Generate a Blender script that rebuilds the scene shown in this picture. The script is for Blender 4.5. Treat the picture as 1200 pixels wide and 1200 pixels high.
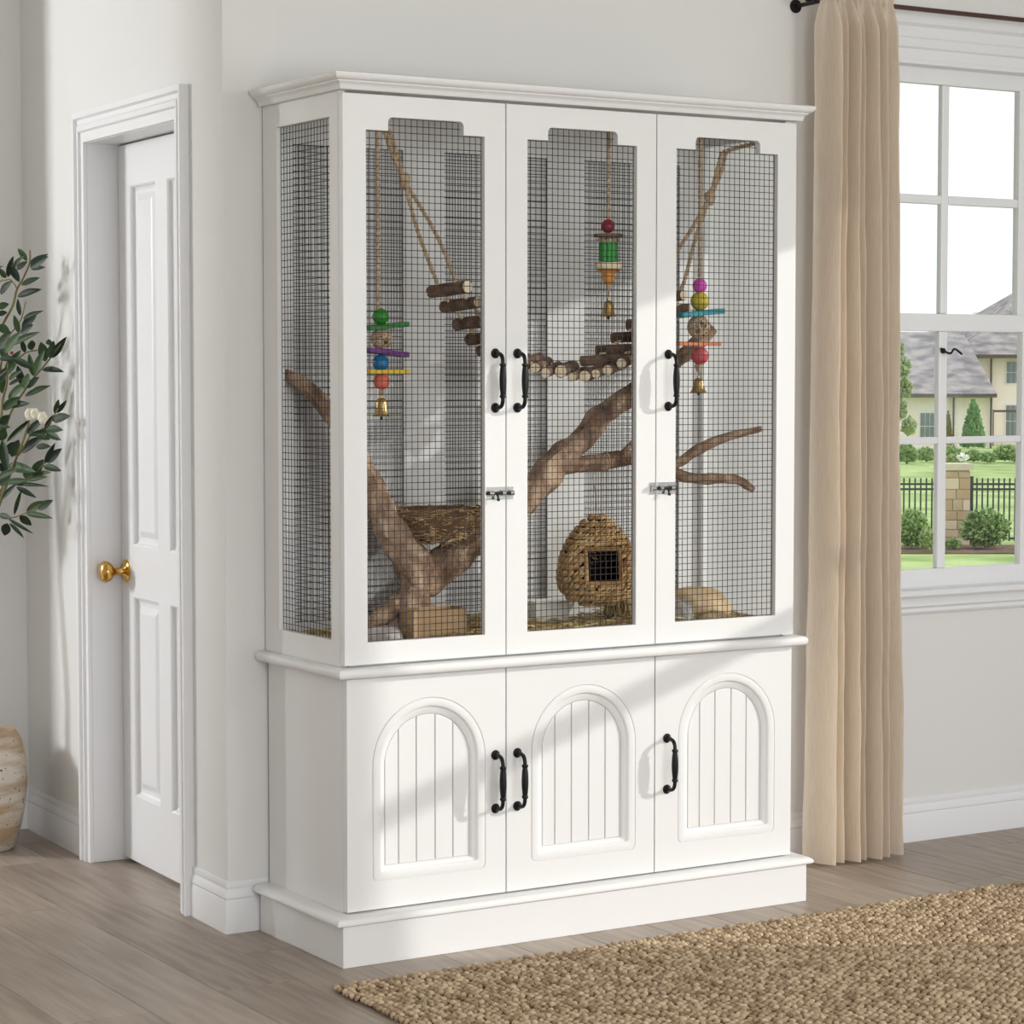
import bpy, bmesh, math, random
import numpy as np
from mathutils import Vector, Matrix, noise
from mathutils.geometry import tessellate_polygon

for o in list(bpy.data.objects): bpy.data.objects.remove(o)
random.seed(7); rng = np.random.default_rng(7)
scene = bpy.context.scene
COL = scene.collection
S = 1.15                      # everything below is laid out in units of 1.15 m and scaled once at the end

# ------------------------------------------------------------------ camera
CAM = (-2.11884, -4.07359, 1.15482); YAW = 0.55048; PITCH = 0.05817; F = 2777.3
cd = bpy.data.cameras.new('camera'); cam = bpy.data.objects.new('camera', cd); COL.objects.link(cam)
cam.location = [c*S for c in CAM]
cam.rotation_euler = (math.pi/2 - PITCH, 0, -YAW)
cd.sensor_width = 36; cd.lens = F/1200*36; cd.clip_start = 0.05; cd.clip_end = 1000
scene.camera = cam

# ------------------------------------------------------------------ world, sun, daylight, added fill lights, exposure
w = bpy.data.worlds.new('world'); scene.world = w; w.use_nodes = True
bg = w.node_tree.nodes['Background']; bg.inputs[0].default_value = (0.93, 0.965, 1.0, 1); bg.inputs[1].default_value = 1.3
SUN = Vector((0.855, -0.435, 0.285)).normalized()
sd = bpy.data.lights.new('sun', 'SUN'); sd.energy = 2.7; sd.angle = math.radians(.7); sd.color = (1, 0.965, 0.91)
so = bpy.data.objects.new('sun', sd); COL.objects.link(so); so.rotation_euler = SUN.to_track_quat('Z', 'Y').to_euler()
def area(name, loc, target, sx, sy, power, color=(1, 1, 1)):
    d = bpy.data.lights.new(name, 'AREA'); d.shape = 'RECTANGLE'; d.size = sx*S; d.size_y = sy*S; d.energy = power; d.color = color
    o = bpy.data.objects.new(name, d); COL.objects.link(o); o.location = [c*S for c in loc]
    o.rotation_euler = (Vector(loc) - Vector(target)).to_track_quat('Z', 'Y').to_euler(); return o
area('hall_daylight', (-3.45, 3.5, 2.0), (-0.1, 1.2, 1.0), 0.6, 0.8, 165, (0.98, 0.985, 1.0))
area('front_right_fill', (1.35, -5.15, 1.45), (0.5, 0.2, 1.05), 1.5, 1.5, 72, (0.97, 0.985, 1.0))  # added fill light behind the camera, brightens cabinet front and cage
area('front_left_fill', (-1.0, -5.15, 1.35), (0.5, 0.2, 1.0), 1.2, 1.5, 72, (0.97, 0.985, 1.0))  # second added fill from front left, lifts the cage interior
vs = scene.view_settings; vs.view_transform = 'Standard'; vs.look = 'None'; vs.gamma = 1; vs.use_curve_mapping = False
vs.exposure = -0.03

# ------------------------------------------------------------------ helpers
def lin(r, g, b):
    f = lambda c: (c/255/12.92) if c/255 <= 0.04045 else ((c/255 + 0.055)/1.055)**2.4
    return (f(r), f(g), f(b), 1)
FW = Vector((math.sin(YAW), math.cos(YAW), 0)); RT = Vector((math.cos(YAW), -math.sin(YAW), 0)); UP = Vector((0, 0, 1))
F2 = FW*math.cos(PITCH) - UP*math.sin(PITCH); U2 = FW*math.sin(PITCH) + UP*math.cos(PITCH); C0 = Vector(CAM)
def ray(px, py): return F2 + RT*((px - 600)/F) - U2*((py - 600)/F)
def ony(px, py, y): d = ray(px, py); return C0 + d*((y - C0.y)/d.y)
def onz(px, py, z=0): d = ray(px, py); return C0 + d*((z - C0.z)/d.z)
def ond(px, py, depth): d = ray(px, py); return C0 + d*depth

class MB:
    def __init__(s): s.v = []; s.f = []
    def add(s, vs, fs):
        n = len(s.v); s.v += [tuple(v) for v in vs]; s.f += [tuple(n + i for i in f) for f in fs]; return s
    def box(s, x0, x1, y0, y1, z0, z1):
        return s.add([(x0,y0,z0),(x1,y0,z0),(x1,y1,z0),(x0,y1,z0),(x0,y0,z1),(x1,y0,z1),(x1,y1,z1),(x0,y1,z1)],
                     [(0,3,2,1),(4,5,6,7),(0,1,5,4),(1,2,6,5),(2,3,7,6),(3,0,4,7)])
    def tube(s, pts, rad, n=8, cap=True, rough=0.0, seed=0.0, flat=1.0, ridge=0.0):
        pts = [Vector(p) for p in pts]; m = len(pts)
        if not hasattr(rad, '__len__'): rad = [rad]*m
        t0 = (pts[1] - pts[0]).normalized()
        a = t0.orthogonal().normalized(); rings = []
        for i in range(m):
            t = (pts[min(i+1, m-1)] - pts[max(i-1, 0)]).normalized()
            a = (a - t*a.dot(t)).normalized(); b = t.cross(a)
            for k in range(n):
                an = 2*math.pi*k/n; d = a*math.cos(an) + b*math.sin(an)*flat
                r = rad[i]
                if rough: r *= 1 + rough*noise.noise(Vector((pts[i].x*22 + d.x*1.3 + seed, pts[i].y*22 + d.y*1.3, pts[i].z*22 + d.z*1.3)))
                if ridge: r *= 1 + ridge*noise.noise(Vector((math.cos(an + i*.05)*2.4 + seed, math.sin(an + i*.05)*2.4, i*.10))) + .5*ridge*noise.noise(Vector((math.cos(an)*5, math.sin(an)*5 + seed, i*.22)))
                rings.append(pts[i] + d*r)
        fs = []
        for i in range(m-1):
            for k in range(n): fs.append((i*n+k, i*n+(k+1)%n, (i+1)*n+(k+1)%n, (i+1)*n+k))
        if cap: fs += [tuple(range(n))[::-1], tuple((m-1)*n + k for k in range(n))]
        return s.add(rings, fs)
    def lathe(s, prof, c=(0,0,0), n=20, ax=(0,0,1)):
        ax = Vector(ax).normalized(); a = ax.orthogonal().normalized(); b = ax.cross(a); c = Vector(c); vs = []; fs = []
        for r, z in prof:
            for k in range(n):
                an = 2*math.pi*k/n; vs.append(c + ax*z + (a*math.cos(an) + b*math.sin(an))*max(r, 1e-5))
        for i in range(len(prof)-1):
            for k in range(n): fs.append((i*n+k, i*n+(k+1)%n, (i+1)*n+(k+1)%n, (i+1)*n+k))
        fs += [tuple(range(n))[::-1], tuple((len(prof)-1)*n+k for k in range(n))]
        return s.add(vs, fs)
    def ball(s, c, r, n=16, sc=(1,1,1), rough=0.0, seed=0.0, freq=1.5):
        m = n//2; vs = []; fs = []
        for i in range(m+1):
            th = math.pi*i/m
            for k in range(n):
                an = 2*math.pi*k/n; d = Vector((math.sin(th)*math.cos(an), math.sin(th)*math.sin(an), math.cos(th)))
                q = r*(1 + (rough*noise.noise(d*freq + Vector((seed, seed*.7, 0))) if rough else 0))
                vs.append((c[0] + d.x*q*sc[0], c[1] + d.y*q*sc[1], c[2] + d.z*q*sc[2]))
        for i in range(m):
            for k in range(n): fs.append((i*n+k, (i+1)*n+k, (i+1)*n+(k+1)%n, i*n+(k+1)%n))
        return s.add(vs, fs)
    def plate(s, loops, fn, d0, d1):      # loops[0] outer, others holes, 2-D; fn(u, v, d) -> 3-D
        tri = tessellate_polygon([[Vector((u, v, 0)) for u, v in L] for L in loops])
        flat = [p for L in loops for p in L]; n = len(flat)
        vs = [fn(u, v, d0) for u, v in flat] + [fn(u, v, d1) for u, v in flat]
        fs = [tuple(t) for t in tri] + [tuple(n + i for i in reversed(t)) for t in tri]; o = 0
        for L in loops:
            m = len(L)
            for i in range(m): j = (i+1) % m; fs.append((o+i, o+j, n+o+j, n+o+i))
            o += m
        return s.add(vs, fs)
    def sweep(s, prof, path, closed=False):   # prof: [(out, z)] closed polygon; path: [((x, y), (nx, ny))] mitre direction
        m = len(prof); vs = []; fs = []
        for (x, y), (nx, ny) in path:
            for o, z in prof: vs.append((x + nx*o, y + ny*o, z))
        k = len(path)
        for i in range(k - (0 if closed else 1)):
            i2 = (i+1) % k
            for j in range(m): fs.append((i*m+j, i*m+(j+1) % m, i2*m+(j+1) % m, i2*m+j))
        if not closed: fs += [tuple(range(m))[::-1], tuple((k-1)*m + j for j in range(m))]
        return s.add(vs, fs)

WL = {}
def setp(o, label=None, cat=None, group=None, kind=None):
    if label: o['label'] = label
    if cat: o['category'] = cat
    if group: o['group'] = group
    if kind: o['kind'] = kind
    return o
def thing(name, loc, label=None, cat=None, group=None, kind=None):
    o = bpy.data.objects.new(name, None); COL.objects.link(o); o.location = loc; o.empty_display_size = .05
    WL[o] = Vector(loc); return setp(o, label, cat, group, kind)
def build(mb, name, mat, parent=None, smooth=None, bevel=0, org=None, kind=None, label=None, fix=True, cols=None):
    me = bpy.data.meshes.new(name)
    if parent is not None: base = WL[parent]
    else: base = Vector((0, 0, 0))
    org = Vector(org) if org is not None else base
    me.from_pydata([tuple(Vector(v) - org) for v in mb.v], [], mb.f)
    if fix or bevel:
        bm = bmesh.new(); bm.from_mesh(me)
        if bevel:
            bmesh.ops.remove_doubles(bm, verts=bm.verts, dist=1e-6)
            bmesh.ops.dissolve_limit(bm, angle_limit=math.radians(1), verts=bm.verts, edges=bm.edges)
        bmesh.ops.recalc_face_normals(bm, faces=bm.faces)
        if bevel:
            es = [e for e in bm.edges if len(e.link_faces) == 2 and e.calc_face_angle(0) > math.radians(40)]
            bmesh.ops.bevel(bm, geom=es, offset=bevel, segments=2, profile=.5, affect='EDGES', clamp_overlap=True)
        bm.to_mesh(me); bm.free()
    if cols is not None:
        at = me.attributes.new('tint', 'FLOAT', 'POINT'); at.data.foreach_set('value', cols)
    if smooth is not None:
        me.shade_smooth(); me.set_sharp_from_angle(angle=math.radians(smooth))
    me.materials.append(mat)
    o = bpy.data.objects.new(name, me); COL.objects.link(o)
    if parent is not None: o.parent = parent
    o.location = org - base; WL[o] = org
    return setp(o, label=label, kind=kind)
def clone(o, parent, delta=(0, 0, 0)):
    c = o.copy(); COL.objects.link(c); c.parent = parent
    WL[c] = WL[o] + Vector(delta); c.location = WL[c] - WL[parent]; return c
def crom(pts, rad=None, sub=5):
    P = [Vector(p) for p in pts]; n = len(P); out = []; ro = []
    for i in range(n-1):
        p0, p1, p2, p3 = P[max(i-1, 0)], P[i], P[i+1], P[min(i+2, n-1)]
        for k in range(sub):
            t = k/sub
            out.append(.5*((2*p1) + (p2-p0)*t + (2*p0-5*p1+4*p2-p3)*t*t + (3*p1-p0-3*p2+p3)*t**3))
            if rad is not None: ro.append(rad[i]*(1-t) + rad[i+1]*t)
    out.append(P[-1])
    if rad is not None: ro.append(rad[-1]); return out, ro
    return out
def rope(mb, pts, r, pitch=.022, n=6, sub=6, strands=2):
    P = crom(pts, None, sub) if len(pts) > 2 else [Vector(pts[0]).lerp(Vector(pts[1]), i/24) for i in range(25)]
    L = 0; D = [0]
    for i in range(1, len(P)): L += (P[i]-P[i-1]).length; D.append(L)
    m = max(8, int(L/pitch*7)); Q = []
    j = 0
    for i in range(m+1):
        d = L*i/m
        while j < len(D)-2 and D[j+1] < d: j += 1
        Q.append(P[j].lerp(P[j+1], (d-D[j])/max(1e-9, D[j+1]-D[j])))
    for sgm in range(strands):
        pts2 = []; a = None
        for i, q in enumerate(Q):
            t = (Q[min(i+1, m)] - Q[max(i-1, 0)]).normalized()
            a = t.orthogonal().normalized() if a is None else (a - t*a.dot(t)).normalized(); b = t.cross(a)
            an = 2*math.pi*(L*i/m/pitch + sgm/strands); pts2.append(q + (a*math.cos(an) + b*math.sin(an))*r*.5)
        mb.tube(pts2, r*.58, n)
def lumps(cent, A, B, Cc, seg=6, rings=(0.55, 1.2, 1.9, 2.6)):
    """many low ellipsoids in one go: centres (N,3), half axes A, B, C (N,3)"""
    tpl = [(0, 0, 1)]
    for th in rings:
        for k in range(seg): tpl.append((math.sin(th)*math.cos(2*math.pi*k/seg), math.sin(th)*math.sin(2*math.pi*k/seg), math.cos(th)))
    tpl.append((0, 0, -1)); tpl = np.array(tpl); m = len(tpl)
    V = cent[:, None, :] + tpl[None, :, 0:1]*A[:, None, :] + tpl[None, :, 1:2]*B[:, None, :] + tpl[None, :, 2:3]*Cc[:, None, :]
    fs = [(0, 1+k, 1+(k+1) % seg) for k in range(seg)]
    q = []
    for i in range(len(rings)-1):
        for k in range(seg): q.append((1+i*seg+k, 1+(i+1)*seg+k, 1+(i+1)*seg+(k+1) % seg, 1+i*seg+(k+1) % seg))
    o = 1+(len(rings)-1)*seg
    fs2 = [(m-1, o+(k+1) % seg, o+k) for k in range(seg)]
    faces = fs + q + fs2
    mb = MB(); mb.v = V.reshape(-1, 3); N = len(cent)
    off = np.arange(N)*m
    tri = np.array(fs + fs2); qd = np.array(q)
    mb.tri = (off[:, None, None] + tri[None]).reshape(-1, 3); mb.quad = (off[:, None, None] + qd[None]).reshape(-1, 4); mb.per = m
    return mb
def build_np(mb, name, mat, parent=None, tint=None, kind=None, org=None):
    base = WL[parent] if parent is not None else Vector((0, 0, 0)); org = Vector(org) if org is not None else base
    me = bpy.data.meshes.new(name); V = np.asarray(mb.v) - np.array(org)
    nt, nq = len(mb.tri), len(mb.quad)
    me.vertices.add(len(V)); me.vertices.foreach_set('co', V.astype(np.float32).ravel())
    me.loops.add(nt*3 + nq*4); me.loops.foreach_set('vertex_index', np.concatenate([mb.tri.ravel(), mb.quad.ravel()]).astype(np.int32))
    me.polygons.add(nt+nq)
    me.polygons.foreach_set('loop_start', np.concatenate([np.arange(nt)*3, nt*3 + np.arange(nq)*4]).astype(np.int32))
    me.update(calc_edges=True); me.validate()
    if tint is not None:
        at = me.attributes.new('tint', 'FLOAT', 'POINT'); at.data.foreach_set('value', np.repeat(tint, mb.per).astype(np.float32))
    me.shade_smooth(); me.materials.append(mat)
    o = bpy.data.objects.new(name, me); COL.objects.link(o)
    if parent is not None: o.parent = parent
    o.location = org - base; WL[o] = org
    return setp(o, kind=kind)

# ------------------------------------------------------------------ materials
MATS = {}
def mat(name, col, rough=.5, metal=0, col2=None, nscale=8, stretch=(1, 1, 1), bump=0, bscale=60, bdist=.002, spec=.5, detail=4, lo=.35, hi=.65, attr=None, rnd=0, coord='Object', rc=None):
    if name in MATS: return MATS[name]
    m = bpy.data.materials.new(name); m.use_nodes = True; nt = m.node_tree; N = nt.nodes; L = nt.links
    b = N['Principled BSDF']; b.inputs['Base Color'].default_value = col; b.inputs['Roughness'].default_value = rough
    b.inputs['Metallic'].default_value = metal; b.inputs['Specular IOR Level'].default_value = spec
    src = None
    tc = N.new('ShaderNodeTexCoord'); mp = N.new('ShaderNodeMapping'); mp.inputs['Scale'].default_value = stretch
    if coord == 'World':
        g = N.new('ShaderNodeNewGeometry'); L.new(g.outputs['Position'], mp.inputs['Vector'])
        if rnd:
            oi = N.new('ShaderNodeObjectInfo'); vm = N.new('ShaderNodeVectorMath'); vm.operation = 'MULTIPLY_ADD'
            cb = N.new('ShaderNodeCombineXYZ'); L.new(oi.outputs['Random'], cb.inputs[0]); L.new(oi.outputs['Random'], cb.inputs[1])
            vm.inputs[1].default_value = (37, 53, 0); L.new(cb.outputs[0], vm.inputs[0]); L.new(g.outputs['Position'], vm.inputs[2]); L.new(vm.outputs[0], mp.inputs['Vector'])
    else: L.new(tc.outputs['Object'], mp.inputs['Vector'])
    if col2 is not None:
        rp = N.new('ShaderNodeValToRGB'); rp.color_ramp.elements[0].position = lo; rp.color_ramp.elements[1].position = hi
        rp.color_ramp.elements[0].color = col; rp.color_ramp.elements[1].color = col2
        if rc:
            for p, c in rc: e = rp.color_ramp.elements.new(p); e.color = c
        nz = N.new('ShaderNodeTexNoise'); nz.inputs['Scale'].default_value = nscale; nz.inputs['Detail'].default_value = detail
        L.new(mp.outputs[0], nz.inputs['Vector']); fac = nz.outputs['Fac']
        if attr:
            at = N.new('ShaderNodeAttribute'); at.attribute_name = attr
            mx = N.new('ShaderNodeMath'); mx.operation = 'ADD'; sc = N.new('ShaderNodeMath'); sc.operation = 'MULTIPLY_ADD'; sc.inputs[1].default_value = .6; sc.inputs[2].default_value = -.3
            L.new(at.outputs['Fac'], sc.inputs[0]); L.new(sc.outputs[0], mx.inputs[0]); L.new(fac, mx.inputs[1]); fac = mx.outputs[0]
        if rnd:
            oi = N.new('ShaderNodeObjectInfo'); ma = N.new('ShaderNodeMath'); ma.operation = 'MULTIPLY_ADD'; ma.inputs[1].default_value = rnd; ma.inputs[2].default_value = -rnd/2
            L.new(oi.outputs['Random'], ma.inputs[0]); ad = N.new('ShaderNodeMath'); ad.operation = 'ADD'; L.new(ma.outputs[0], ad.inputs[0]); L.new(fac, ad.inputs[1]); fac = ad.outputs[0]
        L.new(fac, rp.inputs['Fac']); L.new(rp.outputs['Color'], b.inputs['Base Color'])
    if bump:
        n2 = N.new('ShaderNodeTexNoise'); n2.inputs['Scale'].default_value = bscale; n2.inputs['Detail'].default_value = 3; L.new(mp.outputs[0], n2.inputs['Vector'])
        bp = N.new('ShaderNodeBump'); bp.inputs['Strength'].default_value = bump; bp.inputs['Distance'].default_value = bdist
        L.new(n2.outputs['Fac'], bp.inputs['Height']); L.new(bp.outputs['Normal'], b.inputs['Normal'])
    MATS[name] = m; return m

M_WALL = mat('wall_paint', lin(229, 228, 226), .75, bump=.05, bscale=220, bdist=.001)
M_CEIL = mat('ceiling_paint', lin(240, 239, 236), .8)
M_TRIM = mat('trim_paint', lin(237, 237, 239), .35)
M_CAB = mat('cabinet_paint', lin(233, 232, 231), .38)
M_WIRE = mat('black_wire', lin(48, 48, 51), .45, .2)
M_BLACK = mat('black_iron', lin(34, 34, 36), .42, .6, bump=.1, bscale=300)
M_CHROME = mat('chrome', lin(205, 206, 208), .18, 1)
M_STEELD = mat('dark_steel', lin(70, 70, 72), .3, 1)
M_BRASS = mat('brass', lin(212, 168, 92), .16, 1)
M_BELL = mat('bell_brass', lin(198, 168, 108), .3, 1)
M_FLOOR = mat('oak_planks', lin(128, 113, 100), .40, col2=lin(184, 170, 156), nscale=5, stretch=(9, .7, 1), bump=.12, bscale=30, bdist=.001, coord='World', rnd=.26, detail=6, lo=.15, hi=.85, rc=[(.5, lin(160, 145, 131))])
M_SUB = mat('subfloor', lin(120, 105, 92), .6)
M_RUG = mat('jute', lin(140, 115, 88), .95, col2=lin(212, 190, 160), nscale=40, attr='tint', spec=.1, lo=.05, hi=.75)
M_WOOD = mat('driftwood', lin(104, 80, 64), .8, col2=lin(214, 188, 160), nscale=16, stretch=(1.5, 1.5, .9), bump=.8, bscale=60, bdist=.006, spec=.2, lo=.28, hi=.72, detail=7, rc=[(.5, lin(158, 130, 108))])
M_BARK = mat('log_bark', lin(92, 72, 60), .85, col2=lin(142, 116, 98), nscale=30, bump=.5, bscale=90, bdist=.002, spec=.2)
M_LOGEND = mat('log_end', lin(238, 220, 186), .7, col2=lin(248, 234, 206), nscale=40)
M_ROPE = mat('jute_rope', lin(176, 152, 124), .9, col2=lin(206, 184, 156), nscale=120, spec=.1)
M_TWIG = mat('nest_twigs', lin(112, 84, 58), .85, col2=lin(220, 190, 140), nscale=14, attr='tint', spec=.2, lo=.25, hi=.9)
M_STRAW = mat('straw', lin(170, 142, 92), .85, col2=lin(236, 216, 164), nscale=20, attr='tint', spec=.2, lo=.2, hi=.8)
M_HUT = mat('woven_rush', lin(156, 118, 74), .85, col2=lin(230, 196, 142), nscale=24, attr='tint', spec=.2, lo=.15, hi=.85)
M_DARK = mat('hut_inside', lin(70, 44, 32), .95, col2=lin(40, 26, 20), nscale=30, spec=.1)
M_STONE = mat('grey_stone', lin(150, 143, 138), .8, col2=lin(186, 180, 174), nscale=14)
M_TANSTONE = mat('tan_stone', lin(176, 150, 116), .9, col2=lin(206, 182, 146), nscale=18, bump=.3, bscale=60)
M_BOX = mat('tan_boxwood', lin(168, 136, 98), .7, col2=lin(190, 158, 118), nscale=8, stretch=(1, 1, 6))
M_WHITEBOX = mat('white_dish', lin(232, 229, 222), .4)
M_LEAF = mat('olive_leaf', lin(28, 44, 30), .55, spec=.3, col2=lin(62, 88, 48), nscale=6, rnd=.7, lo=.25, hi=.85)
M_STEM = mat('stem', lin(104, 88, 52), .7, col2=lin(130, 124, 70), nscale=14)
M_PETAL = mat('petal', lin(240, 236, 216), .5)
M_RED = mat('red_bud', lin(178, 44, 44), .5)
M_POT = mat('pot_stoneware', lin(178, 152, 122), .85, col2=lin(214, 206, 194), nscale=7, stretch=(.6, .6, 3.2), bump=.6, bscale=70, bdist=.004, lo=.4, hi=.58, detail=6)
def speckle(m, scale, col, thr=.64):
    nt = m.node_tree; N = nt.nodes; L = nt.links; b = N['Principled BSDF']; src = b.inputs['Base Color'].links[0].from_socket
    tc = N.new('ShaderNodeTexCoord'); nz = N.new('ShaderNodeTexNoise'); nz.inputs['Scale'].default_value = scale; nz.inputs['Detail'].default_value = 2; L.new(tc.outputs['Object'], nz.inputs['Vector'])
    rp = N.new('ShaderNodeValToRGB'); rp.color_ramp.elements[0].position = thr; rp.color_ramp.elements[1].position = thr + .03; L.new(nz.outputs['Fac'], rp.inputs[0])
    mx = N.new('ShaderNodeMix'); mx.data_type = 'RGBA'; L.new(rp.outputs[0], mx.inputs['Factor']); L.new(src, mx.inputs[6]); mx.inputs[7].default_value = col; L.new(mx.outputs[2], b.inputs['Base Color'])
speckle(M_POT, 95, lin(96, 78, 64), .66)
speckle(M_FLOOR, 9, lin(92, 74, 62), .735)
M_SOIL = mat('soil', lin(60, 48, 40), 1, col2=lin(84, 68, 54), nscale=60)
M_ROD = mat('dark_rod', lin(74, 44, 34), .35)
def paint(name, r, g, b): return mat(name, lin(r, g, b), .5)

# ------------------------------------------------------------------ the room
W, D = 1.1027, .345
WALLY = .362; RX = 2.6; CEILZ = 2.4
xy = lambda u, v, d: (u, d, v)        # plate in the X-Z plane
yz = lambda u, v, d: (d, u, v)        # plate in the Y-Z plane
def rect(a, b, c, d): return [(a, c), (b, c), (b, d), (a, d)]

floor = build(MB().box(-3.4, 2.72, -5.0, 4.2, -1.47, -.004), 'floor', M_SUB, kind='structure'); setp(floor, 'greyish brown oak plank floor running through room and hall', 'floor')
PW, PL = .165, 1.30
pm = MB(); pm.box(0, PW - .0012, 0, PL - .0016, -.02, 0)
plank = build(pm, 'plank', M_FLOOR, floor, bevel=.0008, org=(0, 0, 0))
first = True; x = -3.265
while x < RX:
    y = -1.9 - random.random()*PL
    while y < 4.05 and not (x > .1 and y > .5) and not (x < -1.6 and y < -1.2 and False):
        if first: plank.location = Vector((x, y, 0)); first = False; WL[plank] = Vector((x, y, 0))
        else:
            c = plank.copy(); COL.objects.link(c); c.parent = floor; c.location = (x, y, 0)
        y += PL
    x += PW

wall_back = build(MB().plate([rect(-.08, RX + .1, 0, CEILZ), rect(1.57, 2.32, .615, 1.915)], xy, WALLY, .49), 'wall_back', M_WALL, kind='structure')
setp(wall_back, 'off-white wall behind the bird cage cabinet with the sash window in it', 'wall')
wall_right = build(MB().plate([rect(-3.8, .49, 0, CEILZ), rect(-1.39, -.3, .3, 2.02)], yz, RX, RX + .1), 'wall_right', M_WALL, kind='structure')
setp(wall_right, 'off-white side wall with the wide window that lets the sun in', 'wall')
wall_front = build(MB().plate([rect(-3.28, RX + .1, 0, CEILZ), rect(.55, 2.3, .5, 2.2), rect(-1.8, -.2, .05, 2.2)], xy, -4.95, -4.85), 'wall_front', M_WALL, kind='structure'); setp(wall_front, 'off-white unseen wall opposite the cabinet with two openings added for the fill lights', 'wall')  # out of view, both openings added to pass the fill lights
wall_side = build(MB().plate([rect(-4.95, 4.1, 0, CEILZ), rect(.7, 2.6, .35, 2.2), rect(3.0, 3.95, .7, 2.3)], yz, -3.4, -3.28), 'wall_side', M_WALL, kind='structure'); setp(wall_side, 'off-white unseen wall added to cut light from the left, with two window openings', 'wall')  # unseen wall added to hold back daylight from the left
ceiling = build(MB().box(-3.4, RX + .1, -4.95, 4.1, CEILZ, CEILZ + .1), 'ceiling', M_CEIL, kind='structure'); setp(ceiling, 'plain white ceiling over the room', 'ceiling')

# door wall: local frame s (along wall, away), t (towards hall), z
DA = math.radians(2.15); DO = Vector((-.085, WALLY, 0)); DE = Vector((math.sin(DA), math.cos(DA), 0)); DN = Vector((-math.cos(DA), math.sin(DA), 0))
dw = lambda s, z, t: tuple(DO + DE*s + DN*t + Vector((0, 0, z)))
wall_left = build(MB().plate([[(0, 0), (.235, 0), (.235, 1.695), (.82, 1.695), (.82, 0), (1.42, 0), (1.42, CEILZ), (0, CEILZ)]], dw, 0, -.12), 'wall_left', M_WALL, kind='structure')
setp(wall_left, 'off-white hall wall with the panelled door set into it', 'wall')
FARY = WALLY + 1.31
wall_hall_end = build(MB().box(-3.28, .1, 4.0, 4.1, 0, CEILZ), 'wall_hall_end', M_WALL, kind='structure'); setp(wall_hall_end, 'plain off-white wall at the very end of the hall', 'wall')
wall_inner = build(MB().box(-.03, .07, FARY + .12, 4.0, 0, CEILZ), 'wall_inner', M_WALL, kind='structure'); setp(wall_inner, 'plain off-white wall continuing the hall past the plant', 'wall')
wall_far = build(MB().box(-.40, -.03, FARY, FARY + .12, 0, CEILZ), 'wall_far', M_WALL, kind='structure'); setp(wall_far, 'short off-white wall closing the hall behind the potted plant', 'wall')
pier = build(MB().box(-1.42, -1.3, 1.05, 1.56, 0, CEILZ), 'hall_light_blocker', M_WALL, kind='structure'); setp(pier, 'narrow off-white unseen pier added to block hall light from the cabinet side', 'wall')  # unseen blocker added to keep the hall light off the cabinet side

BBP = [(0, 0), (.0095, 0), (.0095, .066), (.0075, .070), (.0092, .074), (.0078, .084), (.0042, .092), (.0055, .099), (.0036, .107), (0, .107)]
def bboard(name, path, label):
    o = build(MB().sweep(BBP, path), name, M_TRIM, smooth=30, kind='structure'); return setp(o, label, 'baseboard')
bboard('baseboard_back', [((-.085, WALLY), (-1, -1)), ((RX, WALLY), (0, -1))], 'moulded white baseboard along the wall behind the cabinet and curtain')
def dxy(s): p = DO + DE*s; return (p.x, p.y)
dn = (DN.x, DN.y)
bboard('baseboard_left', [((-.085, WALLY), (-1, -1)), (dxy(.19), dn)], 'short moulded white baseboard between door casing and wall corner')
bboard('baseboard_hall', [(dxy(.868), dn), (dxy(1.31), (dn[0], dn[1] - 1))], 'moulded white baseboard on the hall wall beside the plant pot')
bboard('baseboard_far', [(dxy(1.31), (-1, -1)), ((-.40, FARY), (0, -1))], 'moulded white baseboard on the short wall behind the plant')
bboard('baseboard_right', [((RX, WALLY), (-1, -1)), ((RX, -3.8), (-1, 0))], 'moulded white baseboard under the wide sunny window')

# door with casing
door = thing('door_1', DO + DE*.53, 'white two-column panelled door with brass knob, closed in its deep casing', 'door', kind='structure')
CP = [(0, 0), (.012, 0), (.012, .018), (.018, .021), (.018, .030), (.013, .034), (.013, .042), (.021, .045), (.021, .055), (0, .055)]   # (t, offset outwards)
mb = MB()
ins, ous = (.238, .815), None
path = [(.238, 0, -1, 0), (.238, 1.692, -1, 1), (.815, 1.692, 1, 1), (.815, 0, 1, 0)]
vsx = []
for s_, z_, ms, mz in path:
    for t_, o_ in CP:
        k = 1.25 if mz else 1
        vsx.append(dw(s_ + ms*o_*.95, z_ + mz*o_*k, t_))
m = len(CP); fs = []
for i in range(3):
    for j in range(m): fs.append((i*m+j, i*m+(j+1) % m, (i+1)*m+(j+1) % m, (i+1)*m+j))
fs += [tuple(range(m)), tuple(3*m+j for j in range(m))]
build(mb.add(vsx, fs), 'casing', M_TRIM, door, smooth=25)
jb = MB()
for s0, s1 in ((.223, .240), (.813, .832)):
    jb.plate([rect(s0, s1, 0, 1.70)], dw, .004, -.115)
jb.plate([rect(.238, .815, 1.690, 1.704)], dw, .004, -.115)
build(jb, 'jamb', M_TRIM, door, bevel=.0015)
LT = -.072
pan = [(.572, .735), (.335, .50)]
holes = [rect(a, b, c, d) for a, b in pan for c, d in ((.165, .635), (.755, 1.59))]
leaf = build(MB().plate([rect(.243, .811, .010, 1.686)] + holes, dw, LT, LT - .035), 'leaf', M_TRIM, door)
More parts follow.
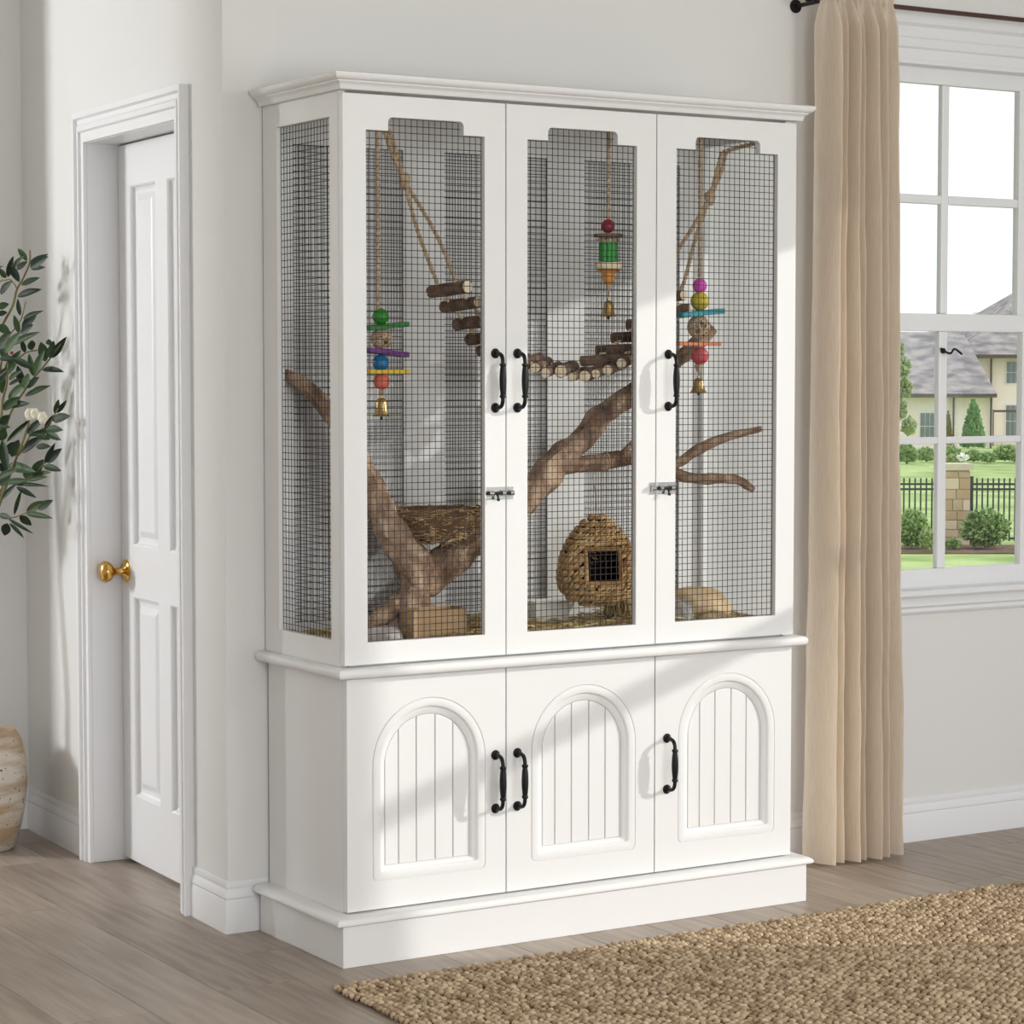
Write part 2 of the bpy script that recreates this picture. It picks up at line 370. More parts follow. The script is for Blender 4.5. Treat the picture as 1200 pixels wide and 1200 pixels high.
for a, b in pan:
    for c, d in ((.165, .635), (.755, 1.59)):
        prof = [(0, 0), (.004, -.003), (.006, -.009), (.012, -.012), (.020, -.012), (.034, -.005), (.038, -.004)]
        vs_, fs_ = [], []
        for ins_, dep in prof:
            for (s_, z_) in rect(a + ins_, b - ins_, c + ins_, d - ins_): vs_.append(dw(s_, z_, LT + dep))
        for i in range(len(prof)-1):
            for j in range(4): fs_.append((i*4+j, i*4+(j+1) % 4, (i+1)*4+(j+1) % 4, (i+1)*4+j))
        n_ = (len(prof)-1)*4; fs_.append((n_, n_+1, n_+2, n_+3))
        build(MB().add(vs_, fs_), 'door_panel', M_TRIM, leaf)
kp = Vector(dw(.782, .692, LT)); kn = DN
kb = MB(); kb.lathe([(.0001, 0), (.027, 0), (.027, .003), (.022, .006), (.012, .007), (.0085, .012), (.0085, .030), (.012, .033), (.021, .040), (.0255, .049), (.0255, .055), (.020, .062), (.012, .065), (.0001, .066)], kp, 28, kn)
build(kb, 'knob', M_BRASS, leaf, smooth=50, label='polished brass door knob')

# ------------------------------------------------------------------ windows
def glass_mat():
    m = bpy.data.materials.new('window_glass'); m.use_nodes = True; nt = m.node_tree; N = nt.nodes; L = nt.links
    N.remove(N['Principled BSDF']); out = N['Material Output']
    tr = N.new('ShaderNodeBsdfTransparent'); gl = N.new('ShaderNodeBsdfGlossy'); gl.inputs['Roughness'].default_value = .02
    lw = N.new('ShaderNodeLayerWeight'); lw.inputs['Blend'].default_value = .5; pw = N.new('ShaderNodeMath'); pw.operation = 'POWER'; pw.inputs[1].default_value = 5
    fr = N.new('ShaderNodeMath'); fr.operation = 'MULTIPLY_ADD'; fr.inputs[1].default_value = .7; fr.inputs[2].default_value = .025; L.new(lw.outputs['Facing'], pw.inputs[0]); L.new(pw.outputs[0], fr.inputs[0]); mx = N.new('ShaderNodeMixShader')
    tr.inputs[0].default_value = (.97, .98, .98, 1)
    L.new(fr.outputs[0], mx.inputs[0]); L.new(tr.outputs[0], mx.inputs[1]); L.new(gl.outputs[0], mx.inputs[2]); L.new(mx.outputs[0], out.inputs['Surface']); return m
M_GLASS = glass_mat()
win = thing('window_1', (1.878, WALLY, .56), 'white double-hung sash window beside the linen curtain, garden behind it', 'window', kind='structure')
def sash(name, x0, x1, z0, z1, y0, y1, gx0, gx1, gz0, gz1, mx0, mx1, mz0, mz1):
    s = build(MB().plate([rect(x0, x1, z0, z1), rect(gx0, gx1, gz0, gz1)], xy, y0, y1), name, M_TRIM, win, bevel=.002)
    build(MB().box(mx0, mx1, y0 + .002, y1 - .002, gz0, gz1), 'muntin', M_TRIM, s, bevel=.003)
    for a, b in ((gx0, mx0), (mx1, gx1)):
        build(MB().box(a, b, y0 + .002, y1 - .002, mz0, mz1), 'muntin', M_TRIM, s, bevel=.003)
        ym = (y0 + y1)/2
        for c, d in ((gz0, mz0), (mz1, gz1)): build(MB().box(a, b, ym - .001, ym + .001, c, d), 'pane', M_GLASS, s)
    return s
lower = sash('lower_sash', 1.587, 2.172, .627, 1.303, .374, .396, 1.628, 2.128, .673, 1.260, 1.851, 1.878, .982, .999)
upper = sash('upper_sash', 1.587, 2.172, 1.262, 1.908, .399, .421, 1.630, 2.132, 1.304, 1.867, 1.876, 1.899, 1.574, 1.596)
j = MB(); j.box(1.57, 1.587, WALLY - .01, .49, .615, 1.915); j.box(2.172, 2.32, WALLY - .01, .424, .615, 1.915); j.box(1.57, 2.32, WALLY - .01, .49, 1.905, 1.922); j.box(1.57, 2.32, .371, .52, .600, .627)
build(j, 'jamb', M_TRIM, win, bevel=.0015)
WCP = [(0, 0), (.012, 0), (.012, .022), (.019, .026), (.019, .044), (.015, .048), (.015, .070), (.026, .076), (.026, .100), (0, .100)]
vs_, fs_ = [], []
for x_, z_, mx_, mz_ in ((1.578, .60, -1, 0), (1.578, 1.915, -1, 1), (2.182, 1.915, 1, 1), (2.182, .60, 1, 0)):
    for t_, o_ in WCP: vs_.append((x_ + mx_*o_, WALLY - t_, z_ + mz_*o_*1.12))
m = len(WCP)
for i in range(3):
    for k in range(m): fs_.append((i*m+k, i*m+(k+1) % m, (i+1)*m+(k+1) % m, (i+1)*m+k))
fs_ += [tuple(range(m)), tuple(3*m+k for k in range(m))]
build(MB().add(vs_, fs_), 'casing', M_TRIM, win, smooth=25)
SP = [(0, .626), (.036, .626), (.040, .622), (.040, .614), (.036, .609), (.026, .607), (.022, .598), (.022, .586), (.016, .580), (.016, .572), (.012, .566), (0, .563)]
build(MB().sweep(SP, [((1.46, WALLY), (0, -1)), ((2.30, WALLY), (0, -1))]), 'sill', M_TRIM, win, smooth=30)
lk = MB(); lk.tube(crom([(1.852, .372, 1.218), (1.858, .362, 1.210), (1.872, .358, 1.206), (1.884, .360, 1.216), (1.896, .362, 1.214), (1.912, .362, 1.204)], None, 5), .0028, 8); lk.lathe([(.0001, 0), (.007, 0), (.007, .004), (.0001, .005)], (1.860, .374, 1.212), 12, (0, -1, 0))
build(lk, 'latch_hook', M_BLACK, lower, smooth=40, label='black iron latch hook')

win3 = thing('added_window', (-3.34, 1.65, .35), 'wide white unseen hall window added to let sky light in', 'window', kind='structure')  # unseen window added so sky light reaches the hall
build(MB().plate([rect(.7, 2.6, .35, 2.2), rect(.77, 1.615, .42, 2.13), rect(1.685, 2.53, .42, 2.13)], yz, -3.36, -3.32), 'frame', M_TRIM, win3, bevel=.003)
for a, b in ((.77, 1.615), (1.685, 2.53)): build(MB().box(-3.341, -3.339, a, b, .42, 2.13), 'pane', M_GLASS, win3)
win4 = thing('window_4', (-3.34, 3.475, .7), 'narrow white hall window at the far end of the hall', 'window', kind='structure')
build(MB().plate([rect(3.0, 3.95, .7, 2.3), rect(3.05, 3.90, .75, 2.25)], yz, -3.36, -3.32), 'frame', M_TRIM, win4, bevel=.003)
build(MB().box(-3.341, -3.339, 3.05, 3.90, .75, 2.25), 'pane', M_GLASS, win4)
win2 = thing('window_2', (RX, -1.2, .3), 'wide white window in the side wall, source of the sun patches', 'window', kind='structure')
fr = MB(); fr.plate([rect(-1.39, -.3, .3, 2.02), rect(-1.32, -.37, .37, 1.112), rect(-1.32, -.37, 1.155, 1.95)], yz, RX + .02, RX + .07)
build(fr, 'frame', M_TRIM, win2, bevel=.003)
for a, b in ((-1.32, -.37),):
    for c, d in ((.37, 1.112), (1.155, 1.95)):
        build(MB().box(RX + .044, RX + .046, a, b, c, d), 'pane', M_GLASS, win2)
build(MB().plate([rect(-1.49, -.2, .2, 2.12), rect(-1.39, -.3, .3, 2.02)], yz, RX - .02, RX), 'casing', M_TRIM, win2, bevel=.003)

# ------------------------------------------------------------------ bird cage cabinet
cab = thing('bird_cage_cabinet', (W/2, D/2, 0), 'tall white bird cage cabinet with wire mesh upper doors and arched panel cupboard below', 'cabinet')
PS, PF = .020, .027
build(MB().box(-PS, W + PS, -PF, D, 0, .084), 'plinth', M_CAB, cab, bevel=.0015)
DB = .354
def upath(b=D): return [((0, b), (-1, 0)), ((0, 0), (-1, -1)), ((W, 0), (1, -1)), ((W, b), (1, 0))]
def moulding(name, prof, b=.354):       # prof closed [(out, z)]
    return build(MB().sweep(prof, upath(b)), name, M_CAB, cab, smooth=40)
def nose(z0, z1, o, inn=-.02):
    h = (z1 - z0)/2; zc = (z0 + z1)/2; p = [(inn, z0)]
    for k in range(9):
        a = -math.pi/2 + math.pi*k/8; p.append((o - h*.8 + h*.8*math.cos(a), zc + h*math.sin(a)))
    return p + [(inn, z1)]
moulding('plinth_moulding', [(-.02, .082), (.030, .082), (.034, .0845), (.0345, .089), (.032, .093), (.026, .097), (.018, .0985), (-.02, .0985)], .350)
moulding('waist_moulding', nose(.563, .5835, .0235))
moulding('cornice', [(-.02, 1.6995), (.008, 1.6995), (.010, 1.7015), (.0105, 1.706), (.013, 1.7105), (.018, 1.7135), (.0185, 1.716), (.022, 1.7165), (.026, 1.720), (.029, 1.7245), (.029, 1.730), (.026, 1.7315), (-.02, 1.7315)])
top = build(MB().plate([rect(.02, W - .02, .02, D), rect(.06, W - .06, .06, D - .04)], lambda u, v, d: (u, v, d), 1.7002, 1.716), 'top_frame', M_CAB, cab, bevel=.001)
for x0, x1 in ((.004, .020), (W - .020, W - .004)):
    build(MB().box(x0, x1, .019, .350, .0985, .563), 'side_panel', M_CAB, cab, bevel=.001)
build(MB().box(.020, W - .020, D - .016, D - .008, .0985, .563), 'back_panel', M_CAB, cab)
build(MB().box(.020, W - .020, .022, D - .016, .0985, .112), 'shelf', M_CAB, cab)
build(MB().box(.020, W - .020, .020, D - .016, .5634, .600), 'cage_floor', M_CAB, cab)
# left side frame, right side frame with added clear pane, posts, back frame
sf = build(MB().plate([rect(.019, DB, .5835, 1.6995), rect(.057, .288, .633, 1.652)], yz, 0, .016), 'side_frame', M_CAB, cab, bevel=.0012)
sp_ = build(MB().plate([rect(.019, DB, .5835, 1.6995), rect(.034, .318, .618, 1.668)], yz, W - .016, W), 'side_frame', M_CAB, cab, bevel=.001)
build(MB().box(W - .010, W - .007, .030, .322, .612, 1.674), 'added_side_pane', M_GLASS, sp_)  # clear pane added instead of a solid white panel, lets light in
bf = build(MB().plate([rect(.017, W - .017, .600, 1.6995), rect(.056, .315, .64, 1.625), rect(.415, .675, .64, 1.625), rect(.771, 1.03, .64, 1.625)], xy, D - .016, D - .005), 'back_frame', M_CAB, cab, bevel=.001)
build(MB().box(.017, W - .017, D - .005, D, .602, 1.699), 'back_board', M_CAB, cab)
SPC = .0135; WR = .00075
def wires(u0, u1, v0, v1, fn, d):
    mb = MB(); n = max(1, round((u1-u0)/SPC)); su = (u1-u0)/n
    for i in range(n+1):
        u = u0 + su*(i + .5) if i < n else None
        if u is None: break
        mb.tube([fn(u, v0, d), fn(u, v1, d)], WR, 5)
    n = round((v1-v0)/SPC); sv = (v1-v0)/n
    for i in range(n):
        v = v0 + sv*(i + .5); mb.tube([fn(u0, v, d + WR*1.6), fn(u1, v, d + WR*1.6)], WR, 5)
    return mb
build(wires(.056, W - .056, .056, D - .036, lambda u, v, d: (u, v, d), 1.708), 'wire_mesh', M_WIRE, top, smooth=60, kind='stuff')  # open mesh roof, added so more light enters the cage
build(wires(.050, .294, .626, 1.659, yz, .009), 'wire_mesh', M_WIRE, sf, smooth=60, kind='stuff')
for a, b in ((.056, .315), (.415, .675), (.771, 1.03)):
    build(wires(a - .006, b + .006, .634, 1.631, xy, D - .012), 'wire_mesh', M_WIRE, bf, smooth=60, kind='stuff')

def arc(cx, cy, r, a0, a1, n=6): return [(cx + r*math.cos(math.radians(a0 + (a1-a0)*k/n)), cy + r*math.sin(math.radians(a0 + (a1-a0)*k/n))) for k in range(n+1)]
XS = [0, .3675, .735, W]
# handle prototype at origin: mounts at z=+-.0545, grip stands off towards -Y
def handle_mesh():
    mb = MB(); H = .0545; so = .030
    for sg in (1, -1):
        mb.lathe([(.0001, 0), (.0098, 0), (.0102, .0012), (.0092, .0028), (.0076, .0030), (.0078, .0046), (.0055, .0062), (.0042, .0085), (.0001, .0090)], (0, 0, sg*H), 18, (0, -1, 0))
        mb.tube(crom([(0, -.004, sg*H), (0, -.015, sg*(H-.0005)), (0, -.024, sg*(H-.004)), (0, -so+.001, sg*(H-.012)), (0, -so, sg*.030)], None, 5), .0041, 10)
        mb.lathe([(.0001, -.003), (.0058, -.003), (.0066, -.0015), (.0066, .0015), (.0058, .003), (.0001, .003)], (0, -so, sg*.0315), 14)
    # fluted grip
    vs_, fs_ = [], []; n = 24; m = 15
    for i in range(m):
        t = -1 + 2*i/(m-1); r = .0048 + .0024*math.cos(t*math.pi/2)**.8 if abs(t) < .999 else .0048
        for k in range(n):
            q = r*(1 - .08*(k % 3 == 0)); a = 2*math.pi*k/n; vs_.append((q*math.cos(a), -so + q*math.sin(a), t*.0295))
    for i in range(m-1):
        for k in range(n): fs_.append((i*n+k, i*n+(k+1) % n, (i+1)*n+(k+1) % n, (i+1)*n+k))
    return mb.add(vs_, fs_)
hproto = None
def add_handle(parent, x, z):
    global hproto
    if hproto is None:
        mb = handle_mesh(); mb.v = [(a + x, b, c + z) for a, b, c in mb.v]
        hproto = build(mb, 'handle', M_BLACK, parent, smooth=45, org=(x, 0, z), label='black iron pull handle with fluted grip')
        return hproto
    c = hproto.copy(); COL.objects.link(c); c.parent = parent; WL[c] = Vector((x, 0, z)); c.location = WL[c] - WL[parent]; return c
HX = [.3418, .394, .766]
updoors = []
for i in range(3):
    a, b = XS[i] + (.0012 if i else 0), XS[i+1] - (.0012 if i < 2 else 0); e = XS[i]
    r = .010
    o0, o1, s0, s1 = e + .051, e + .3175, e + .100, e + .2695
    hole = [(o0, .631), (o1, .631), (o1, 1.6255), (s1, 1.6255)] + arc(s1 - r, 1.652 - r, r, 0, 90) + arc(s0 + r, 1.652 - r, r, 90, 180) + [(s0, 1.6255), (o0, 1.6255)]
    dlab = ['left', 'middle', 'right'][i]
    d = build(MB().plate([rect(a, b, .5878, 1.6940), hole], xy, 0, .018), 'mesh_door', M_CAB, cab, bevel=.001)
    build(wires(o0 - .006, o1 + .006, .625, 1.6585, xy, .0125), 'wire_mesh', M_WIRE, d, smooth=60, kind='stuff')
    add_handle(d, HX[i], 1.1415); updoors.append(d)
# slide bolts
def bolt(door, keeper_door, xs, zc, sgn):
    bx = lambda m, x0, x1, y0, y1, z0, z1: m.box(min(xs + sgn*x0, xs + sgn*x1), max(xs + sgn*x0, xs + sgn*x1), y0, y1, z0, z1)
    p = MB(); bx(p, .003, .050, -.002, 0, zc - .0125, zc + .0125); o = build(p, 'bolt_plate', M_CHROME, door, bevel=.0006)
    q = MB()
    q.tube([(xs + sgn*.049, -.006, zc), (xs - sgn*.013, -.006, zc)], .0032, 10)
    q.tube([(xs + sgn*.026, -.006, zc), (xs + sgn*.026, -.012, zc - .006), (xs + sgn*.026, -.013, zc - .012)], .0025, 8); q.ball((xs + sgn*.026, -.013, zc - .012), .0038, 10)
    build(q, 'bolt_rod', M_STEELD, door, smooth=40)
    for k0, k1 in ((.006, .014), (.034, .044)):
        build(MB().tube([(xs + sgn*k0, -.0055, zc), (xs + sgn*k1, -.0055, zc)], .0058, 12), 'bolt_guide', M_CHROME, door, smooth=40)
    k = MB(); bx(k, -.016, -.003, -.002, 0, zc - .0125, zc + .0125); k.tube([(xs - sgn*.005, -.0055, zc), (xs - sgn*.014, -.0055, zc)], .0058, 12)
    build(k, 'bolt_keeper', M_CHROME, keeper_door, smooth=40)
bolt(updoors[0], updoors[1], XS[1], .9155, -1)
bolt(updoors[2], updoors[1], XS[2], .9155, 1)
# lower doors with arched slat panels
def archloop(cx, hw, zb, zt, rb=.0, n=28):
    zs = zt - hw; P = []
    if rb: P += arc(cx - hw + rb, zb + rb, rb, 180, 270, 4) + arc(cx + hw - rb, zb + rb, rb, 270, 360, 4)
    else: P += [(cx - hw, zb)]*5 + [(cx + hw, zb)]*5
    P += arc(cx, zs, hw, 0, 180, n); return P
for i in range(3):
    a, b = XS[i] + (.0012 if i else .004), XS[i+1] - (.0012 if i < 2 else .004); cx = XS[i] + .1895
    A = [archloop(cx, h, zb, zt, rb) for h, zb, zt, rb in ((.129, .156, .5135, .012),)][0]
    d = build(MB().plate([rect(a, b, .1018, .5605), A], xy, 0, .018), 'panel_door', M_CAB, cab, bevel=.001)
    # stepped moulding between groove and slats: list of (half width, bottom, top, corner r, depth)
    st = [(.129, .156, .5135, .012, .0000), (.1285, .1565, .513, .0118, .0016), (.1275, .1575, .512, .0112, .0016), (.1270, .158, .5115, .011, .0001), (.1235, .1615, .508, .010, -.0004), (.1130, .1715, .4985, .007, -.0002), (.1105, .174, .4965, .006, .0006), (.1085, .1755, .4948, .005, .0036), (.1075, .1762, .494, .004, .0048), (.1035, .1795, .489, .003, .0056), (.0980, .1842, .4805, .001, .0100), (.0970, .185, .4795, .001, .0140)]
    vs_, fs_ = [], []; m = None
    for hw, zb, zt, rb, dep in st:
        P = archloop(cx, hw, zb, zt, rb); m = len(P); vs_ += [(u, dep, v) for u, v in P]
    for q in range(len(st)-1):
        for k in range(m): fs_.append((q*m+k, q*m+(k+1) % m, (q+1)*m+(k+1) % m, (q+1)*m+k))
    build(MB().add(vs_, fs_), 'arch_moulding', M_CAB, d, smooth=40)
    build(MB().plate([archloop(cx, .0972, .1848, .4797, .001)], xy, .0138, .017), 'backing', M_CAB, d)
    ed = [.0925, .1235, .164, .207, .248, .2865]; hw, zt = .0968, .4793
    for k in range(5):
        x0, x1 = XS[i] + ed[k] + .0014, XS[i] + ed[k+1] - .0014
        top = [(x1 + (x0-x1)*q/8, zt - hw + math.sqrt(max(0, hw*hw - (x1 + (x0-x1)*q/8 - cx)**2))) for q in range(9)]
        build(MB().plate([[(x0, .1852), (x1, .1852)] + top], xy, .0100, .0138), 'slat', M_CAB, d, bevel=.0009)
    add_handle(d, HX[i], .3308)

# ------------------------------------------------------------------ cage contents
CF = .600   # cage floor height
# driftwood
P_ = lambda a: [ony(x, y, Y) for x, y, Y, r in a]; R_ = lambda a: [r/560 for x, y, Y, r in a]
dw_root = thing('driftwood_perch', (ony(470, 740, .17).x, .17, CF), 'forked driftwood perch branch running through the whole cage', 'branch')
sA = [(334, 438, .300, 6.5), (345, 444, .300, 8), (362, 456, .295, 9), (386, 484, .27, 11), (410, 520, .23, 13), (430, 560, .20, 15), (446, 600, .18, 17), (466, 634, .17, 20), (484, 662, .17, 21), (486, 690, .17, 19), (474, 714, .165, 20), (464, 738, .165, 21)]
sB = [(478, 690, .17, 12), (498, 676, .175, 21), (526, 656, .18, 21), (556, 632, .18, 18), (592, 603, .18, 17), (622, 577, .18, 18), (648, 548, .18, 17), (680, 515, .18, 15), (712, 483, .175, 13.5), (745, 460, .165, 12), (780, 432, .15, 10.5), (808, 412, .14, 10), (834, 384, .13, 8)]
sC = [(640, 552, .18, 10), (668, 544, .17, 10.5), (692, 543, .16, 9.5), (709, 541, .155, 9.5), (730, 536, .145, 9), (748, 537, .135, 8), (772, 546, .12, 7), (790, 549, .11, 5)]
sS = [(726, 534, .147, 4), (735, 526, .14, 4), (742, 518, .135, 2.5)]
c1 = [(778, 549, .118, 5.5), (797, 541, .105, 6), (818, 527, .095, 6.2), (842, 516, .085, 6), (866, 508, .07, 4.8), (892, 502, .052, 3.2)]
c2 = [(778, 548, .118, 5), (797, 556, .105, 6), (820, 561, .09, 6.2), (842, 561, .08, 5.8), (862, 562, .07, 5.2), (874, 567, .06, 5), (883, 574, .055, 3.5)]
fA = [(480, 700, .165, 12), (455, 716, .15, 11), (438, 729, .14, 8), (424, 738, .135, 5)]
fB = [(484, 700, .165, 14), (500, 716, .15, 10), (514, 724, .13, 6), (521, 728, .125, 3)]
for nm, a, sd in (('trunk', sA, 0), ('branch', sB, 3), ('branch', sC, 6), ('twig', sS, 8), ('twig', c1, 9), ('twig', c2, 12), ('root', fA, 14), ('root', fB, 17)):
    q, r = crom(P_(a), R_(a), 8)
    build(MB().tube(q, r, 22, rough=.34, seed=sd, ridge=.22), nm, M_WOOD, dw_root, smooth=60)

# twig nest
nc = ony(513, 612, .16); NR = .092
nest = thing('twig_nest', (nc.x, nc.y, nc.z - .045), 'bowl shaped bird nest of brown twigs resting in the driftwood fork', 'nest')
bowl = MB(); bowl.lathe([(.0001, -.042), (.035, -.040), (.062, -.026), (.080, -.004), (.088, .018), (.084, .030), (.074, .020), (.055, -.005), (.03, -.018), (.0001, -.022)], nc, 28)
build(bowl, 'bowl', M_TWIG, nest, smooth=60, cols=None)
tw = MB(); tints = []
for k in range(420):
    inner = random.random() < .25; h = random.random()
    zz = -.042 + .072*h; rr = .03 + .062*math.sqrt(h)*1.0 if not inner else .055 + .03*h
    a0 = random.random()*6.283; ln = .5 + random.random()*.9; tl = random.uniform(-.018, .018); pts = []
    for q in range(6):
        an = a0 + ln*(q/5 - .5); o = random.uniform(-.0015, .003) + (.004 if q in (0, 5) else 0)
        pts.append((nc.x + (rr+o)*math.cos(an), nc.y + (rr+o)*math.sin(an), nc.z + zz + tl*(q/5 - .5) + random.uniform(-.002, .002)))
    n0 = len(tw.v); tw.tube(pts, random.uniform(.0009, .0018), 4); t = random.random(); tints += [t]*(len(tw.v)-n0)
build(tw, 'twigs', M_TWIG, nest, smooth=60, kind='stuff', fix=False, cols=tints)

# woven hanging hut
hc = ony(700, 656, .165); HW, HH = .083, .097
hut = thing('woven_bird_hut', (hc.x, hc.y, hc.z - HH), 'egg shaped woven rush bird hut with square entrance hanging from the driftwood', 'bird nest')
def egg(z):   # radius at relative height -1..1
    return HW*math.sqrt(max(0, 1 - abs(z)**(2.0 if z > 0 else 3.6)))*(1 - .24*z - .10*z*z)*.97
fd = Vector((-.40, -.92, 0)).normalized(); sd_ = Vector((-fd.y, fd.x, 0))
def inhole(p, mrg=0):
    q = p - hc; return q.dot(fd) > 0 and -.037 - mrg < q.dot(sd_) < .037 + mrg and -.044 - mrg < q.z < .028 + mrg
vs_, fs_ = [], []; n, m = 72, 48
for i in range(m+1):
    z = -1 + 2*i/m
    for k in range(n):
        a = 2*math.pi*k/n; r = max(.002, egg(z)*.95); vs_.append(hc + Vector((r*math.cos(a), r*math.sin(a), z*HH)))
for i in range(m):
    for k in range(n):
        f = (i*n+k, i*n+(k+1) % n, (i+1)*n+(k+1) % n, (i+1)*n+k); c = sum((vs_[q] for q in f), Vector())/4
        if not inhole(c): fs_.append(f)
fs_ += [tuple(range(n))]
build(MB().add(vs_, fs_), 'shell', M_DARK, hut, smooth=60, fix=False, label='dark inner shell of the hut')
ce, A_, B_, C_ = [], [], [], []
rows = 15
for i in range(rows):
    z = -.95 + 1.9*i/(rows-1); r = egg(z); cnt = max(6, int(2*math.pi*r/.0075))
    for k in range(cnt):
        a = 2*math.pi*(k + .5*(i % 2))/cnt + random.uniform(-.05, .05)
        nrm = Vector((math.cos(a), math.sin(a), .35*z)).normalized(); tg = Vector((-math.sin(a), math.cos(a), 0)); up = nrm.cross(tg)
        p = hc + Vector((r*math.cos(a), r*math.sin(a), z*HH + random.uniform(-.001, .001)))
        if inhole(p, .003): continue
        tilt = .75 if i % 2 else .5
        ax = (tg*math.cos(tilt) + up*math.sin(tilt))*.0125*random.uniform(.8, 1.25); bx = (up*math.cos(tilt) - tg*math.sin(tilt))*.0040
        ce.append(p); A_.append(ax); B_.append(bx); C_.append(nrm*.0042)
arr = lambda L: np.array([tuple(v) for v in L])
build_np(lumps(arr(ce), arr(A_), arr(B_), arr(C_)), 'weave', M_HUT, hut, tint=rng.random(len(ce)), kind='stuff')
fm = MB()
def hp(u, v, o=.0):
    q = Vector((0, 0, 0)); z = v/HH; r = egg(z); dpt = math.sqrt(max(1e-6, r*r - u*u)); return hc + fd*(dpt + o) + sd_*u + UP*v
for (u0, v0), (u1, v1) in (((-.037, -.044), (.037, -.044)), ((.037, -.044), (.037, .028)), ((.037, .028), (-.037, .028)), ((-.037, .028), (-.037, -.044))):
    fm.tube([hp(u0 + (u1-u0)*t/8, v0 + (v1-v0)*t/8) for t in range(9)], .0048, 8)
build(fm, 'entrance_rim', M_HUT, hut, smooth=60)
hw_ = MB(); hw_.tube(crom([ony(699, 600, .165), ony(698, 580, .165), ony(695, 560, .162), ony(697, 548, .158)], None, 5), .0013, 6)
hw_.tube([ony(709, 541, .155) + Vector((0, .020*math.cos(a), .020*math.sin(a))) for a in [k*math.pi/6 for k in range(13)]], .0013, 6)
build(hw_, 'hanging_cord', M_ROPE, hut, smooth=60)
ft = MB(); tints = []
for k in range(260):
    a = random.random()*6.283; r = .035*math.sqrt(random.random()); b = ony(726, 735, .165); x_, y_ = b.x + r*math.cos(a), b.y + r*math.sin(a)
    n0 = len(ft.v); ft.tube([(x_ + random.uniform(-.02, .02), y_ + random.uniform(-.02, .02), .605), (x_, y_, .64), (x_ + random.uniform(-.014, .014), y_ + random.uniform(-.014, .014), .688)], .0014, 4); t = random.random(); tints += [t]*(len(ft.v)-n0)
hay = build(ft, 'hay_bundle', M_STRAW, None, smooth=60, kind='stuff', fix=False, cols=tints, org=(ony(726, 735, .165).x, .165, CF)); setp(hay, 'upright bundle of straw directly under the woven bird hut', 'straw')

# rope ladder
lad = thing('rope_ladder', ony(640, 470, .12), 'sagging rope ladder of small brown logs strung across the cage', 'ladder')
def log(p0, p1, r, seed):
    b = MB(); p0, p1 = Vector(p0), Vector(p1); b.tube([p0.lerp(p1, k/7) for k in range(8)], r, 12, cap=False, rough=.16, seed=seed)
    o = build(b, 'rung', M_BARK, lad, smooth=60)
    ax = (p1-p0).normalized()
    for p, s_ in ((p0, -1), (p1, 1)):
        build(MB().lathe([(.0001, -.003), (r*.93, -.003), (r*.93, .0006), (.0001, .0009)], p, 12, ax*s_), 'log_end', M_LOGEND, o)
rungs = [((505, 342, .155), (548, 336, .04), 7.5), ((520, 360, .155), (561, 354, .04), 7), ((535, 380, .155), (578, 375, .04), 7), ((550, 398, .155), (592, 394, .04), 7), ((563, 411, .155), (606, 408, .04), 7),
         ((585, 424, .055), (618, 421, .115), 7), ((608, 428, .055), (632, 420, .115), 7), ((627, 431, .05), (643, 424, .12), 6), ((639, 437, .05), (655, 429, .12), 6), ((657, 435, .05), (672, 429, .12), 7.5), ((670, 442, .05), (686, 434, .12), 5.5), ((685, 441, .05), (702, 433, .12), 7),
         ((698, 438, .05), (716, 430, .12), 5.5), ((712, 434, .05), (730, 426, .12), 6.5), ((728, 426, .05), (745, 417, .12), 6.5),
         ((681, 423, .16), (742, 421, .08), 6.5), ((699, 411, .165), (757, 408, .08), 6.5), ((717, 396, .165), (775, 393, .08), 6.5), ((735, 381, .165), (790, 378, .08), 6.5), ((752, 366, .165), (808, 362, .08), 6.5), ((768, 352, .16), (801, 346, .07), 6)]
for k, (a, b, r) in enumerate(rungs): log(ony(*a), ony(*b), r/560, k*1.7)
mids = [(x0*.75 + x1*.25, y0*.75 + y1*.25, Y0*.75 + Y1*.25) for (x0, y0, Y0), (x1, y1, Y1), r in rungs]
mids2 = [(x0*.25 + x1*.75, y0*.25 + y1*.75, Y0*.25 + Y1*.75) for (x0, y0, Y0), (x1, y1, Y1), r in rungs]
KL = ony(474, 212, .10); KR = ony(832, 232, .13)
def lrope(pts, r): mb = MB(); rope(mb, pts, r*1.2, strands=2); build(mb, 'rope', M_ROPE, lad, smooth=60)
lrope([ony(450, 152, .10), ony(461, 184, .10), KL], .0042); lrope([ony(456, 152, .105), ony(466, 184, .105), KL], .0042)
lrope([KL, ony(490, 272, .085), ony(*mids[0])], .0038); lrope([KL, ony(512, 276, .105), ony(*mids2[0])], .0038)
lrope([ony(846, 178, .12), ony(839, 205, .125), KR], .0042); lrope([ony(851, 178, .125), ony(844, 205, .13), KR], .0042)
lrope([ony(890, 167, .05), ony(868, 172, .085), ony(848, 178, .122)], .0042)
lrope([KR, ony(812, 266, .125), ony(793, 296, .13), ony(768, 340, .15)], .0040); lrope([KR, ony(815, 280, .11), ony(802, 330, .075), ony(*mids2[-1])], .0040)
for c in (KL, KR):
    q = MB().ball(c, .0115, 12, (1, 1, 1.5), rough=.3, seed=c.x, freq=3); build(q, 'knot', M_ROPE, lad, smooth=60)
